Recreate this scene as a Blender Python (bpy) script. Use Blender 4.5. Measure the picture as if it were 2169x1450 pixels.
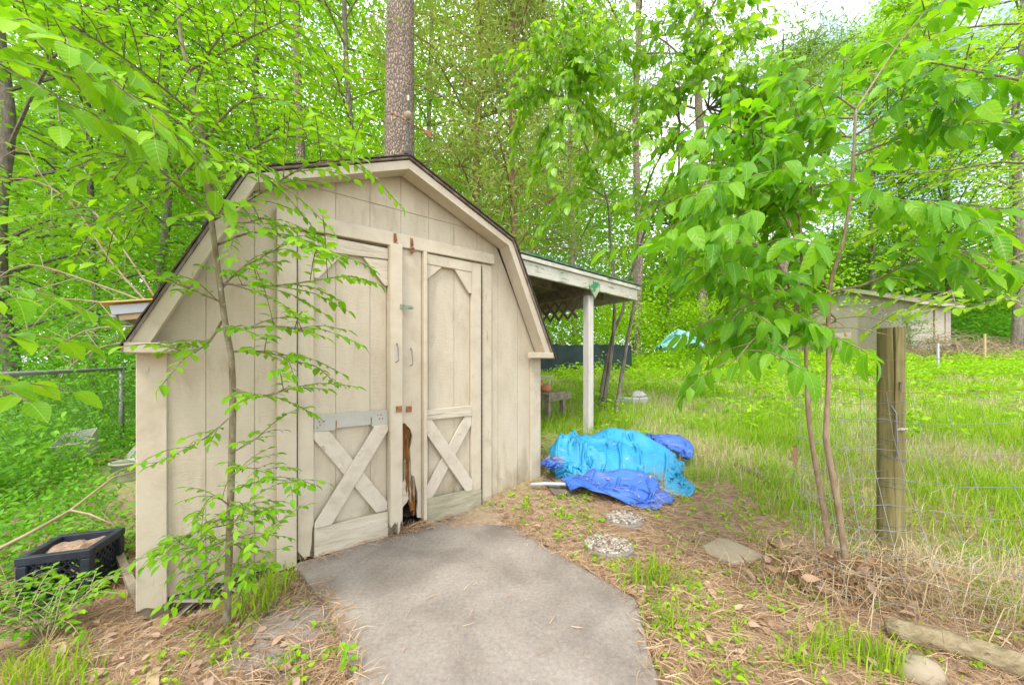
import bpy, math, random
import numpy as np
from mathutils import Vector, Matrix

sc = bpy.context.scene
for _o in list(bpy.data.objects):
    bpy.data.objects.remove(_o)

# ---------------------------------------------------------------- camera, sky, sun, exposure
FPX, CAMH, HZY, CX = 780.0, 1.13, 770.0, 1084.5      # focal length in photo pixels, eye height, horizon row
cam_d = bpy.data.cameras.new('camera')
cam = bpy.data.objects.new('camera', cam_d)
sc.collection.objects.link(cam)
cam.location = (0, 0, CAMH)
cam.rotation_euler = (math.radians(90), 0, 0)
cam_d.sensor_width = 36.0
cam_d.lens = FPX / 2169 * 36
cam_d.shift_y = (HZY - 725) / 2169
cam_d.clip_start = 0.02
cam_d.clip_end = 1000
sc.camera = cam

SUN_EL, SUN_AZ = math.radians(58), math.radians(200)  # azimuth clockwise from +Y: behind and left of the camera
world = bpy.data.worlds.new('World'); sc.world = world
world.use_nodes = True
wn, wl = world.node_tree.nodes, world.node_tree.links
wn.clear()
w_out = wn.new('ShaderNodeOutputWorld'); w_bg = wn.new('ShaderNodeBackground')
w_sky = wn.new('ShaderNodeTexSky'); w_sky.sky_type = 'NISHITA'; w_sky.sun_disc = False
w_sky.sun_elevation = SUN_EL; w_sky.sun_rotation = SUN_AZ; w_sky.dust_density = 2.0
w_tc = wn.new('ShaderNodeTexCoord'); w_n = wn.new('ShaderNodeTexNoise')
w_n.inputs['Scale'].default_value = 2.2; w_n.inputs['Detail'].default_value = 8; w_n.inputs['Roughness'].default_value = 0.6
w_r = wn.new('ShaderNodeValToRGB'); w_r.color_ramp.elements[0].position = 0.36; w_r.color_ramp.elements[1].position = 0.58
w_mx = wn.new('ShaderNodeMix'); w_mx.data_type = 'RGBA'
w_mx.inputs['B'].default_value = (8.6, 8.8, 9.2, 1)
wl.new(w_tc.outputs['Generated'], w_n.inputs['Vector']); wl.new(w_n.outputs['Fac'], w_r.inputs['Fac'])
wl.new(w_r.outputs['Color'], w_mx.inputs['Factor']); wl.new(w_sky.outputs['Color'], w_mx.inputs['A'])
wl.new(w_mx.outputs['Result'], w_bg.inputs['Color']); wl.new(w_bg.outputs['Background'], w_out.inputs['Surface'])
w_bg.inputs['Strength'].default_value = 0.15

sun_d = bpy.data.lights.new('sun', 'SUN'); sun_d.energy = 1.5; sun_d.angle = math.radians(14); sun_d.color = (1, 0.95, 0.86)
sun = bpy.data.objects.new('sun', sun_d); sc.collection.objects.link(sun)
_sd = Vector((math.sin(SUN_AZ) * math.cos(SUN_EL), math.cos(SUN_AZ) * math.cos(SUN_EL), math.sin(SUN_EL)))
sun.rotation_euler = _sd.to_track_quat('Z', 'Y').to_euler()

sc.view_settings.view_transform = 'Standard'; sc.view_settings.look = 'None'
sc.view_settings.exposure = 1.12; sc.view_settings.gamma = 1.0
sc.view_settings.use_curve_mapping = False
sc.render.engine = 'CYCLES'
sc.cycles.max_bounces = 10; sc.cycles.diffuse_bounces = 5; sc.cycles.transmission_bounces = 6
sc.cycles.transparent_max_bounces = 6
sc.cycles.use_denoising = True

# ---------------------------------------------------------------- helpers
RNG = np.random.default_rng(7)
COL = sc.collection

def link(o, parent=None, base=None):
    COL.objects.link(o)
    if parent is not None:
        o.parent = parent
        if base is not None:                      # verts given in world space, parent stands unrotated at base
            o.matrix_parent_inverse = Matrix.Translation(-Vector(base))
    return o

def tag(o, label=None, cat=None, group=None, kind=None):
    if label: o['label'] = label
    if cat: o['category'] = cat
    if group: o['group'] = group
    if kind: o['kind'] = kind
    return o

def thing(name, label, cat, loc=(0, 0, 0), rz=0.0, group=None):
    o = bpy.data.objects.new(name, None); COL.objects.link(o)
    o.empty_display_size = 0.1
    o.location = loc; o.rotation_euler = (0, 0, rz)
    return tag(o, label, cat, group)

class MB:
    """collects vertices and faces of one mesh"""
    def __init__(self): self.v = []; self.f = []
    def add(self, vs, fs):
        k = len(self.v); self.v += [tuple(v) for v in vs]; self.f += [tuple(i + k for i in f) for f in fs]; return self
    def box(self, x0, x1, y0, y1, z0, z1):
        vs = [(x0,y0,z0),(x1,y0,z0),(x1,y1,z0),(x0,y1,z0),(x0,y0,z1),(x1,y0,z1),(x1,y1,z1),(x0,y1,z1)]
        return self.add(vs, [(0,3,2,1),(4,5,6,7),(0,1,5,4),(1,2,6,5),(2,3,7,6),(3,0,4,7)])
    def prism(self, poly, y0, y1):
        """polygon given in (x, z), extruded along y"""
        n = len(poly)
        vs = [(x, y0, z) for x, z in poly] + [(x, y1, z) for x, z in poly]
        fs = [tuple(range(n)), tuple(range(2*n-1, n-1, -1))]
        fs += [((i+1) % n, i, i+n, (i+1) % n + n) for i in range(n)]
        return self.add(vs, fs)
    def flat(self, poly, z0, z1):
        n = len(poly)
        vs = [(x, y, z0) for x, y in poly] + [(x, y, z1) for x, y in poly]
        fs = [tuple(range(n-1, -1, -1)), tuple(range(n, 2*n))]
        fs += [(i, (i+1) % n, (i+1) % n + n, i+n) for i in range(n)]
        return self.add(vs, fs)
    def bar(self, a, b, w, h, up=(0, 0, 1)):
        """rectangular bar from a to b"""
        a, b = Vector(a), Vector(b); t = (b-a).normalized(); up = Vector(up)
        s = t.cross(up)
        if s.length < 1e-4: s = t.cross(Vector((1, 0, 0)))
        s.normalize(); n = s.cross(t)
        vs = []
        for p in (a, b):
            for i, j in ((-1,-1),(1,-1),(1,1),(-1,1)): vs.append(p + s*(w/2*i) + n*(h/2*j))
        return self.add(vs, [(0,1,2,3),(7,6,5,4),(0,4,5,1),(1,5,6,2),(2,6,7,3),(3,7,4,0)])
    def tube(self, pts, rad, sides=6, caps=True):
        pts = [Vector(p) for p in pts]; n = len(pts)
        if not hasattr(rad, '__len__'): rad = [rad]*n
        vs, fs = [], []
        t = (pts[1]-pts[0]).normalized()
        s = t.cross(Vector((0.31, 0.17, 0.93)))
        if s.length < 1e-3: s = t.cross(Vector((1, 0, 0)))
        s.normalize()
        for i, p in enumerate(pts):
            if i: t = ((pts[min(i+1, n-1)]-pts[i-1])).normalized()
            s = (s - t*s.dot(t)).normalized(); b = t.cross(s)
            for k in range(sides):
                a = 2*math.pi*k/sides
                vs.append(p + (s*math.cos(a)+b*math.sin(a))*rad[i])
        for i in range(n-1):
            for k in range(sides):
                k2 = (k+1) % sides
                fs.append((i*sides+k, i*sides+k2, (i+1)*sides+k2, (i+1)*sides+k))
        if caps:
            fs.append(tuple(range(sides-1, -1, -1))); fs.append(tuple((n-1)*sides+k for k in range(sides)))
        return self.add(vs, fs)
    def lathe(self, prof, c=(0, 0, 0), n=20, sx=1, sy=1):
        vs, fs = [], []
        for r, z in prof:
            for k in range(n):
                a = 2*math.pi*k/n; vs.append((c[0]+r*sx*math.cos(a), c[1]+r*sy*math.sin(a), c[2]+z))
        m = len(prof)
        for i in range(m-1):
            for k in range(n):
                k2 = (k+1) % n; fs.append((i*n+k, i*n+k2, (i+1)*n+k2, (i+1)*n+k))
        fs.append(tuple(range(n-1, -1, -1))); fs.append(tuple((m-1)*n+k for k in range(n)))
        return self.add(vs, fs)
    def build(self, name, mat, parent=None, base=None, smooth=False, bevel=0, kind=None):
        me = bpy.data.meshes.new(name); me.from_pydata([tuple(v) for v in self.v], [], self.f)
        if mat: me.materials.append(mat)
        if smooth: me.polygons.foreach_set('use_smooth', [True]*len(me.polygons))
        me.update()
        o = bpy.data.objects.new(name, me); link(o, parent, base)
        if bevel:
            m = o.modifiers.new('bevel', 'BEVEL'); m.width = bevel; m.segments = 1; m.limit_method = 'ANGLE'
        if kind: o['kind'] = kind
        return o

def sstep(a, b, x):
    t = np.clip((x-a)/(b-a), 0, 1); return t*t*(3-2*t)

def gz(x, y):
    """height of the ground"""
    x = np.asarray(x, float); y = np.asarray(y, float)
    rise = np.where(y < 8, 0.14*np.maximum(0, y-2.2), 0.812+0.09*(np.minimum(y, 18)-8))
    z = -0.035 + rise*sstep(-2.2, 0.1, x+0.45*(y-3.3))
    z += 0.008*np.sin(x*5.1+y*2.3)+0.006*np.sin(x*11-y*7.7)+0.01*np.sin(y*3.1+1)*sstep(0.9, 1.8, x)
    z += 0.06*np.exp(-((x+1.02)**2/0.05+(y-1.5)**2/0.07))         # mound of mud by the slab
    z += -0.05*sstep(-1.3, -2.2, x)*sstep(3.5, 2.2, y)
    z -= 0.085*np.exp(-((x+1.62)**2/0.06+(y-1.86)**2/0.045))        # hollow under the raised shed corner
    z += 0.05*sstep(1.4, 1.9, x)*np.exp(-((y-1.75)/0.35)**2)        # litter ridge under the wire
    return z

def at(px, py, Y):                 # photo pixel at a known depth
    return Vector(((px-CX)/FPX*Y, Y, CAMH+(HZY-py)/FPX*Y))

def ground(px, py, lift=0.0):      # photo pixel on the ground
    y0 = 0.3
    Y = 0.3
    dx, dz = (px-CX)/FPX, (HZY-py)/FPX
    while Y < 60 and CAMH+dz*Y > float(gz(dx*Y, Y))+lift: Y += 0.01
    return Vector((dx*Y, Y, float(gz(dx*Y, Y))))

# ---------------------------------------------------------------- materials
def new_mat(name):
    m = bpy.data.materials.new(name); m.use_nodes = True
    nt = m.node_tree; nt.nodes.clear()
    out = nt.nodes.new('ShaderNodeOutputMaterial')
    return m, nt.nodes, nt.links, out

def ramp(N, cols, pos=None, interp='LINEAR'):
    r = N.new('ShaderNodeValToRGB'); cr = r.color_ramp; cr.interpolation = interp
    n = len(cols); pos = pos or [i/(n-1) for i in range(n)]
    while len(cr.elements) < n: cr.elements.new(0.5)
    for e, c, p in zip(cr.elements, cols, pos): e.position = p; e.color = (*c, 1) if len(c) == 3 else c
    return r

def mapping(N, L, scale, coord='Object'):
    tc = N.new('ShaderNodeTexCoord'); mp = N.new('ShaderNodeMapping'); mp.inputs['Scale'].default_value = scale
    L.new(tc.outputs[coord], mp.inputs['Vector']); return mp

def noise(N, L, vec, scale, detail=6, rough=0.55, dist=0.0):
    n = N.new('ShaderNodeTexNoise'); n.inputs['Scale'].default_value = scale; n.inputs['Detail'].default_value = detail
    n.inputs['Roughness'].default_value = rough; n.inputs['Distortion'].default_value = dist
    L.new(vec.outputs[0], n.inputs['Vector']); return n

def surface(name, cols, pos=None, scale=(1, 1, 1), nscale=8, detail=8, rough=0.8, bump=0.3, bscale=None, bdist=0.01, dist=0.3,
            wear=None, wear_scale=(1, 1, 1), wear_n=6, wear_at=(0.55, 0.62), metallic=0.0, spec=0.3, sheet=False):
    """noise-coloured surface with a second worn colour showing in patches"""
    m, N, L, out = new_mat(name)
    p = N.new('ShaderNodeBsdfPrincipled'); L.new(p.outputs[0], out.inputs['Surface'])
    p.inputs['Roughness'].default_value = rough; p.inputs['Metallic'].default_value = metallic
    p.inputs['Specular IOR Level'].default_value = spec
    mp = mapping(N, L, scale)
    n1 = noise(N, L, mp, nscale, detail, 0.6, dist)
    r1 = ramp(N, cols, pos or ([0.3+0.4*i/(len(cols)-1) for i in range(len(cols))] if len(cols) > 1 else [0.5]))
    L.new(n1.outputs['Fac'], r1.inputs['Fac'])
    colour = r1.outputs['Color']
    bsrc = n1.outputs['Fac']
    if wear is not None:
        mw = mapping(N, L, wear_scale); nw = noise(N, L, mw, wear_n, 8, 0.65, 0.4)
        rw = ramp(N, [(0, 0, 0), (1, 1, 1)], list(wear_at)); L.new(nw.outputs['Fac'], rw.inputs['Fac'])
        mx = N.new('ShaderNodeMix'); mx.data_type = 'RGBA'
        L.new(rw.outputs['Color'], mx.inputs['Factor']); L.new(colour, mx.inputs['A'])
        mx.inputs['B'].default_value = (*wear, 1); colour = mx.outputs['Result']
    L.new(colour, p.inputs['Base Color'])
    if bump:
        nb = noise(N, L, mapping(N, L, scale), bscale or nscale*2.5, 6, 0.6, dist)
        b = N.new('ShaderNodeBump'); b.inputs['Strength'].default_value = bump; b.inputs['Distance'].default_value = bdist
        L.new(nb.outputs['Fac'], b.inputs['Height']); L.new(b.outputs[0], p.inputs['Normal'])
    return m

def leaf_material(name, cols, trans=0.45, rough=0.45, tmul=(1.25, 1.22, 0.6), per_object=False, spec=0.22):
    m, N, L, out = new_mat(name)
    if per_object:
        src = N.new('ShaderNodeObjectInfo').outputs['Random']
    else:
        a = N.new('ShaderNodeAttribute'); a.attribute_name = 'rnd'; src = a.outputs['Fac']
    r = ramp(N, cols); L.new(src, r.inputs['Fac'])
    nz = noise(N, L, mapping(N, L, (1, 1, 1)), 30, 3)
    hv = N.new('ShaderNodeHueSaturation'); hv.inputs['Saturation'].default_value = 1.0
    mr = N.new('ShaderNodeMapRange'); mr.inputs['To Min'].default_value = 0.8; mr.inputs['To Max'].default_value = 1.2
    L.new(nz.outputs['Fac'], mr.inputs['Value']); L.new(mr.outputs[0], hv.inputs['Value']); L.new(r.outputs['Color'], hv.inputs['Color'])
    p = N.new('ShaderNodeBsdfPrincipled'); p.inputs['Roughness'].default_value = rough; p.inputs['Specular IOR Level'].default_value = spec
    if per_object:                    # midrib and side veins, drawn in the leaf's own coordinates
        tc = N.new('ShaderNodeTexCoord'); sx = N.new('ShaderNodeSeparateXYZ'); L.new(tc.outputs['Object'], sx.inputs[0])
        def mth(op, a, b=None):
            q = N.new('ShaderNodeMath'); q.operation = op
            for k, v in ((0, a), (1, b)):
                if v is None: continue
                if hasattr(v, 'is_linked'): L.new(v, q.inputs[k])
                else: q.inputs[k].default_value = v
            return q.outputs[0]
        ay = mth('ABSOLUTE', sx.outputs['Y']); u = mth('SUBTRACT', sx.outputs['X'], mth('MULTIPLY', ay, 0.9))
        side = mth('GREATER_THAN', mth('SINE', mth('MULTIPLY', u, 44.0)), 0.86); mid = mth('LESS_THAN', ay, 0.012)
        vein = mth('MAXIMUM', mth('MULTIPLY', side, 0.10), mth('MULTIPLY', mid, 0.6))
        vm = N.new('ShaderNodeMix'); vm.data_type = 'RGBA'; L.new(vein, vm.inputs['Factor']); L.new(hv.outputs['Color'], vm.inputs['A']); vm.inputs['B'].default_value = (0.34, 0.52, 0.10, 1)
        col_out = vm.outputs['Result']
        bp_ = N.new('ShaderNodeBump'); bp_.inputs['Strength'].default_value = 0.12; bp_.inputs['Distance'].default_value = 0.012; bp_.invert = True
        L.new(mth('ADD', mth('SINE', mth('MULTIPLY', u, 44.0)), mid), bp_.inputs['Height']); L.new(bp_.outputs[0], p.inputs['Normal'])
    else: col_out = hv.outputs['Color']
    L.new(col_out, p.inputs['Base Color'])
    t = N.new('ShaderNodeBsdfTranslucent')
    mu = N.new('ShaderNodeMix'); mu.data_type = 'RGBA'; mu.blend_type = 'MULTIPLY'; mu.inputs['Factor'].default_value = 1
    L.new(col_out, mu.inputs['A']); mu.inputs['B'].default_value = (*tmul, 1)
    L.new(mu.outputs['Result'], t.inputs['Color'])
    ms = N.new('ShaderNodeMixShader'); ms.inputs['Fac'].default_value = trans
    L.new(p.outputs[0], ms.inputs[1]); L.new(t.outputs[0], ms.inputs[2]); L.new(ms.outputs[0], out.inputs['Surface'])
    return m

BEIGE = [(0.465, 0.4, 0.295), (0.53, 0.466, 0.355), (0.565, 0.505, 0.395)]
M = {}
M['siding'] = surface('siding_paint', BEIGE, scale=(3, 3, 1), nscale=3, rough=0.62, bump=0.55, bscale=1, bdist=0.006,
                      wear=(0.3, 0.245, 0.165), wear_scale=(11, 11, 0.8), wear_n=1.3, wear_at=(0.58, 1.0))
def _siding_emboss():              # pressed wood-grain of the siding panels
    m = M['siding']; N, L = m.node_tree.nodes, m.node_tree.links
    b = [n for n in N if n.type == 'BUMP'][0]
    mp = mapping(N, L, (14, 14, 55)); nz = noise(N, L, mp, 1.0, 5, 0.6, 2.2)
    for l in list(b.inputs['Height'].links): L.remove(l)
    L.new(nz.outputs['Fac'], b.inputs['Height']); b.inputs['Strength'].default_value = 0.4; b.inputs['Distance'].default_value = 0.010
    # splashed-up dirt and mildew near the foot of the boards
    p = [n for n in N if n.type == 'BSDF_PRINCIPLED'][0]; src = p.inputs['Base Color'].links[0].from_socket
    tc = N.new('ShaderNodeTexCoord'); sx = N.new('ShaderNodeSeparateXYZ'); L.new(tc.outputs['Object'], sx.inputs[0])
    mr = N.new('ShaderNodeMapRange'); mr.inputs['From Min'].default_value = 0.0; mr.inputs['From Max'].default_value = 0.45
    mr.inputs['To Min'].default_value = 0.32; mr.inputs['To Max'].default_value = 0.0; L.new(sx.outputs['Z'], mr.inputs['Value'])
    n2 = noise(N, L, mapping(N, L, (5, 5, 1.6)), 1.6, 6, 0.6, 0.5)
    ad = N.new('ShaderNodeMath'); ad.operation = 'ADD'; L.new(mr.outputs[0], ad.inputs[0]); L.new(n2.outputs['Fac'], ad.inputs[1])
    rr = ramp(N, [(0, 0, 0), (0.75, 0.75, 0.75)], [0.6, 0.85]); L.new(ad.outputs[0], rr.inputs['Fac'])
    mx = N.new('ShaderNodeMix'); mx.data_type = 'RGBA'; L.new(rr.outputs['Color'], mx.inputs['Factor']); L.new(src, mx.inputs['A'])
    mx.inputs['B'].default_value = (0.27, 0.22, 0.13, 1); L.new(mx.outputs['Result'], p.inputs['Base Color'])
_siding_emboss()
M['trim'] = surface('trim_paint', BEIGE, scale=(2, 2, 2), nscale=4, rough=0.6, bump=0.25, bscale=18,
                    wear=(0.33, 0.27, 0.19), wear_scale=(14, 14, 2.2), wear_n=2.4, wear_at=(0.64, 0.72))
M['trim_h'] = surface('trim_paint_worn', [(0.45, 0.385, 0.29), (0.55, 0.49, 0.385), (0.6, 0.54, 0.44)], scale=(1.2, 6, 9), nscale=3, rough=0.65, bump=0.5, bscale=8,
                      wear=(0.28, 0.22, 0.15), wear_scale=(2.2, 14, 26), wear_n=2.0, wear_at=(0.58, 0.66))
M['trim_x'] = surface('brace_paint', [(0.47, 0.41, 0.315), (0.56, 0.50, 0.40), (0.6, 0.545, 0.445)], scale=(6, 6, 6), nscale=2, rough=0.65, bump=0.3, bscale=12,
                      wear=(0.32, 0.27, 0.19), wear_scale=(9, 9, 9), wear_n=2.5, wear_at=(0.62, 0.7))
M['mildew'] = surface('mildewed_board', [(0.25, 0.23, 0.15), (0.36, 0.33, 0.23), (0.44, 0.4, 0.29)], scale=(2, 8, 12), nscale=2.4, rough=0.75, bump=0.4, bscale=8,
                      wear=(0.5, 0.46, 0.36), wear_scale=(3, 12, 24), wear_n=2.2, wear_at=(0.6, 0.66))
M['rot'] = surface('rotten_wood', [(0.06, 0.028, 0.012), (0.25, 0.105, 0.025), (0.40, 0.20, 0.065)], scale=(60, 60, 5), nscale=1.6, rough=0.9, bump=1.0, bscale=3, bdist=0.02)
M['dark'] = surface('dark_interior', [(0.02, 0.018, 0.015), (0.035, 0.03, 0.025)], rough=0.9, bump=0)
M['shingle'] = surface('brown_shingle', [(0.05, 0.038, 0.03), (0.085, 0.065, 0.05), (0.13, 0.1, 0.08)], nscale=60, rough=0.95, bump=0.5)
M['shingle_green'] = surface('green_roll_roofing', [(0.05, 0.09, 0.07), (0.09, 0.16, 0.12), (0.2, 0.24, 0.19)], nscale=18, rough=0.95, bump=0.4)
M['metal'] = surface('galvanised_metal', [(0.22, 0.22, 0.22), (0.32, 0.32, 0.32)], nscale=20, rough=0.55, bump=0.05, metallic=0.6)
M['plate'] = surface('painted_metal_plate', [(0.31, 0.31, 0.27), (0.38, 0.38, 0.335), (0.44, 0.43, 0.37)], nscale=5, rough=0.5, bump=0.1, spec=0.5,
                     wear=(0.36, 0.16, 0.05), wear_n=14, wear_at=(0.68, 0.74))
M['rust'] = surface('rusty_iron', [(0.12, 0.06, 0.03), (0.27, 0.13, 0.06), (0.36, 0.22, 0.12)], nscale=40, rough=0.85, bump=0.5)
M['hinge'] = surface('dark_hinge', [(0.05, 0.05, 0.05), (0.12, 0.11, 0.1)], nscale=60, rough=0.6, bump=0.2, metallic=0.4)
M['latch_green'] = surface('green_painted_latch', [(0.14, 0.26, 0.18), (0.2, 0.33, 0.25)], nscale=30, rough=0.5, bump=0.2, wear=(0.3, 0.15, 0.07), wear_n=30)
M['old_white'] = surface('peeling_white_green', [(0.42, 0.42, 0.33), (0.52, 0.51, 0.42), (0.6, 0.57, 0.5)], scale=(2, 2, 2), nscale=3, rough=0.75, bump=0.4, bscale=16,
                         wear=(0.2, 0.24, 0.15), wear_scale=(2.5, 9, 16), wear_n=2.2, wear_at=(0.55, 0.63))
M['post_white'] = surface('peeling_post', [(0.5, 0.47, 0.42), (0.58, 0.55, 0.5), (0.63, 0.6, 0.56)], scale=(4, 4, 1), nscale=3, rough=0.75, bump=0.4, bscale=18,
                          wear=(0.25, 0.23, 0.19), wear_scale=(22, 22, 4), wear_n=2, wear_at=(0.66, 0.7))
M['heart'] = surface('green_heart_paint', [(0.3, 0.34, 0.22), (0.4, 0.42, 0.3)], nscale=10, rough=0.8, bump=0.3, wear=(0.05, 0.22, 0.1), wear_n=9, wear_at=(0.52, 0.56))
M['old_ply'] = surface('stained_plywood', [(0.12, 0.09, 0.07), (0.24, 0.2, 0.17), (0.33, 0.29, 0.25)], scale=(10, 1.2, 3), nscale=2.2, rough=0.9, bump=0.3)
M['old_wood'] = surface('grey_weathered_wood', [(0.13, 0.11, 0.075), (0.24, 0.2, 0.14), (0.33, 0.29, 0.22)], scale=(8, 8, 8), nscale=2, rough=0.9, bump=0.5, bscale=6)
M['lattice_brown'] = surface('brown_lattice', [(0.17, 0.12, 0.09), (0.26, 0.19, 0.14)], nscale=12, rough=0.85, bump=0.3)
M['lattice_pale'] = surface('pale_lattice', [(0.4, 0.36, 0.29), (0.52, 0.48, 0.4)], nscale=12, rough=0.8, bump=0.3, wear=(0.2, 0.19, 0.13), wear_n=12)
M['fence_post'] = surface('treated_post', [(0.12, 0.105, 0.035), (0.21, 0.185, 0.07), (0.29, 0.25, 0.12)], scale=(26, 26, 2.2), nscale=1.3, rough=0.85, bump=0.6, bscale=3,
                          wear=(0.06, 0.045, 0.02), wear_scale=(40, 40, 2.5), wear_n=1.5, wear_at=(0.66, 0.7))
def concrete_mat():
    m, N, L, out = new_mat('concrete')
    p = N.new('ShaderNodeBsdfPrincipled'); L.new(p.outputs[0], out.inputs['Surface']); p.inputs['Roughness'].default_value = 0.9
    mp = mapping(N, L, (1, 1, 1))
    n1 = noise(N, L, mp, 2.1, 10, 0.62, 0.4); r1 = ramp(N, [(0.185, 0.155, 0.128), (0.262, 0.225, 0.19), (0.345, 0.303, 0.26)], [0.34, 0.5, 0.68]); L.new(n1.outputs['Fac'], r1.inputs['Fac'])
    n2 = noise(N, L, mp, 55, 8, 0.75); r2 = ramp(N, [(0.72, 0.71, 0.70), (1.24, 1.24, 1.24)], [0.3, 0.7]); L.new(n2.outputs['Fac'], r2.inputs['Fac'])
    mu = N.new('ShaderNodeMix'); mu.data_type = 'RGBA'; mu.blend_type = 'MULTIPLY'; mu.inputs['Factor'].default_value = 1
    L.new(r1.outputs['Color'], mu.inputs['A']); L.new(r2.outputs['Color'], mu.inputs['B'])
    # exposed bits of pale aggregate, irregular in size
    v = N.new('ShaderNodeTexVoronoi'); v.inputs['Scale'].default_value = 75; L.new(mp.outputs[0], v.inputs['Vector'])
    lt = N.new('ShaderNodeSeparateColor'); L.new(v.outputs['Color'], lt.inputs[0])
    sz = N.new('ShaderNodeMapRange'); sz.inputs['From Min'].default_value = 0.55; sz.inputs['From Max'].default_value = 1.25; sz.inputs['To Min'].default_value = 0.0; sz.inputs['To Max'].default_value = 0.3
    L.new(lt.outputs[0], sz.inputs['Value'])
    cmp = N.new('ShaderNodeMath'); cmp.operation = 'LESS_THAN'; L.new(v.outputs['Distance'], cmp.inputs[0]); L.new(sz.outputs[0], cmp.inputs[1])
    am = N.new('ShaderNodeMath'); am.operation = 'MULTIPLY'; am.inputs[1].default_value = 0.38; L.new(cmp.outputs[0], am.inputs[0])
    mx = N.new('ShaderNodeMix'); mx.data_type = 'RGBA'; L.new(am.outputs[0], mx.inputs['Factor']); L.new(mu.outputs['Result'], mx.inputs['A']); mx.inputs['B'].default_value = (0.56, 0.52, 0.47, 1)
    # tannin stains
    n3 = noise(N, L, mp, 3.3, 5, 0.6, 1.0); r3 = ramp(N, [(0, 0, 0), (0.45, 0.45, 0.45)], [0.6, 0.78]); L.new(n3.outputs['Fac'], r3.inputs['Fac'])
    m3 = N.new('ShaderNodeMix'); m3.data_type = 'RGBA'; L.new(r3.outputs['Color'], m3.inputs['Factor']); L.new(mx.outputs['Result'], m3.inputs['A']); m3.inputs['B'].default_value = (0.2, 0.14, 0.08, 1)
    L.new(m3.outputs['Result'], p.inputs['Base Color'])
    b = N.new('ShaderNodeBump'); b.inputs['Strength'].default_value = 0.5; b.inputs['Distance'].default_value = 0.006; L.new(n2.outputs['Fac'], b.inputs['Height']); L.new(b.outputs[0], p.inputs['Normal'])
    return m
M['concrete'] = concrete_mat()
M['corrugated'] = surface('yellowed_plastic', [(0.42, 0.26, 0.08), (0.58, 0.38, 0.14)], nscale=8, rough=0.5, bump=0.1)
M['blue_white'] = surface('blue_white_fascia', [(0.42, 0.46, 0.48), (0.56, 0.6, 0.62)], nscale=4, rough=0.6, bump=0.1)
M['raw_pine'] = surface('raw_pine', [(0.42, 0.29, 0.16), (0.55, 0.4, 0.25)], scale=(1, 8, 8), nscale=4, rough=0.8, bump=0.2)
M['cyan'] = surface('cyan_tarp', [(0.02, 0.225, 0.43), (0.032, 0.30, 0.53), (0.06, 0.37, 0.58)], nscale=5, rough=0.5, bump=0.3, bscale=45, bdist=0.004, spec=0.35,
                    wear=(0.36, 0.44, 0.43), wear_scale=(1, 1, 1), wear_n=9, wear_at=(0.70, 0.73))
M['blue'] = surface('royal_blue_vinyl', [(0.035, 0.105, 0.43), (0.05, 0.145, 0.52), (0.075, 0.19, 0.57)], nscale=6, rough=0.45, bump=0.12, spec=0.4, wear=(0.2, 0.2, 0.28), wear_n=11, wear_at=(0.71, 0.74))
M['teal'] = surface('teal_tarp', [(0.09, 0.34, 0.26), (0.2, 0.48, 0.4), (0.42, 0.62, 0.55)], nscale=2.4, rough=0.45, bump=0.2, spec=0.5)
M['white_plastic'] = surface('white_plastic', [(0.46, 0.44, 0.4), (0.58, 0.56, 0.52)], nscale=5, rough=0.5, bump=0.05, wear=(0.3, 0.26, 0.18), wear_n=8, wear_at=(0.62, 0.75))
M['dirty_plastic'] = surface('mossy_plastic', [(0.32, 0.34, 0.24), (0.45, 0.46, 0.36)], nscale=7, rough=0.6, bump=0.05)
M['crate'] = surface('dark_blue_plastic', [(0.012, 0.016, 0.024), (0.03, 0.038, 0.052)], nscale=14, rough=0.55, bump=0.1)
M['cardboard'] = surface('brown_board', [(0.2, 0.13, 0.07), (0.3, 0.2, 0.11)], nscale=10, rough=0.9, bump=0.3)
M['grey_board'] = surface('grey_board', [(0.14, 0.11, 0.09), (0.2, 0.17, 0.15)], nscale=10, rough=0.95, bump=0.3)
M['terracotta'] = surface('terracotta', [(0.3, 0.17, 0.05), (0.5, 0.2, 0.1), (0.55, 0.26, 0.14)], nscale=14, rough=0.85, bump=0.2)
M['stone'] = surface('tan_stone', [(0.27, 0.22, 0.15), (0.36, 0.3, 0.21)], nscale=8, rough=0.95, bump=0.4)
M['stone_base'] = surface('aggregate_cement', [(0.2, 0.17, 0.14), (0.3, 0.26, 0.22)], nscale=30, rough=0.95, bump=0.4)
M['screen'] = surface('dark_green_screen', [(0.02, 0.035, 0.035), (0.04, 0.06, 0.06)], nscale=3, rough=0.9, bump=0.1)
M['mud'] = surface('mud', [(0.2, 0.165, 0.14), (0.3, 0.255, 0.22)], nscale=14, rough=0.95, bump=0.8, bscale=40)
M['bark_grey'] = surface('grey_bark', [(0.1, 0.085, 0.065), (0.2, 0.175, 0.14), (0.3, 0.27, 0.22)], scale=(9, 9, 3), nscale=2, rough=0.95, bump=0.8, bscale=6)
M['bark_dark'] = surface('dark_bark', [(0.075, 0.065, 0.05), (0.14, 0.12, 0.09), (0.22, 0.19, 0.15)], scale=(9, 9, 3), nscale=2.2, rough=0.95, bump=0.8, bscale=6)
M['bark_red'] = surface('reddish_bark', [(0.15, 0.085, 0.055), (0.28, 0.17, 0.115), (0.4, 0.27, 0.19)], scale=(12, 12, 2), nscale=2, rough=0.95, bump=0.7, bscale=5)
M['bark_sapling'] = surface('sapling_bark', [(0.13, 0.1, 0.06), (0.22, 0.18, 0.11), (0.32, 0.29, 0.21)], scale=(30, 30, 12), nscale=1.6, rough=0.85, bump=0.3, wear=(0.42, 0.42, 0.34), wear_n=22, wear_at=(0.62, 0.7))
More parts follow.
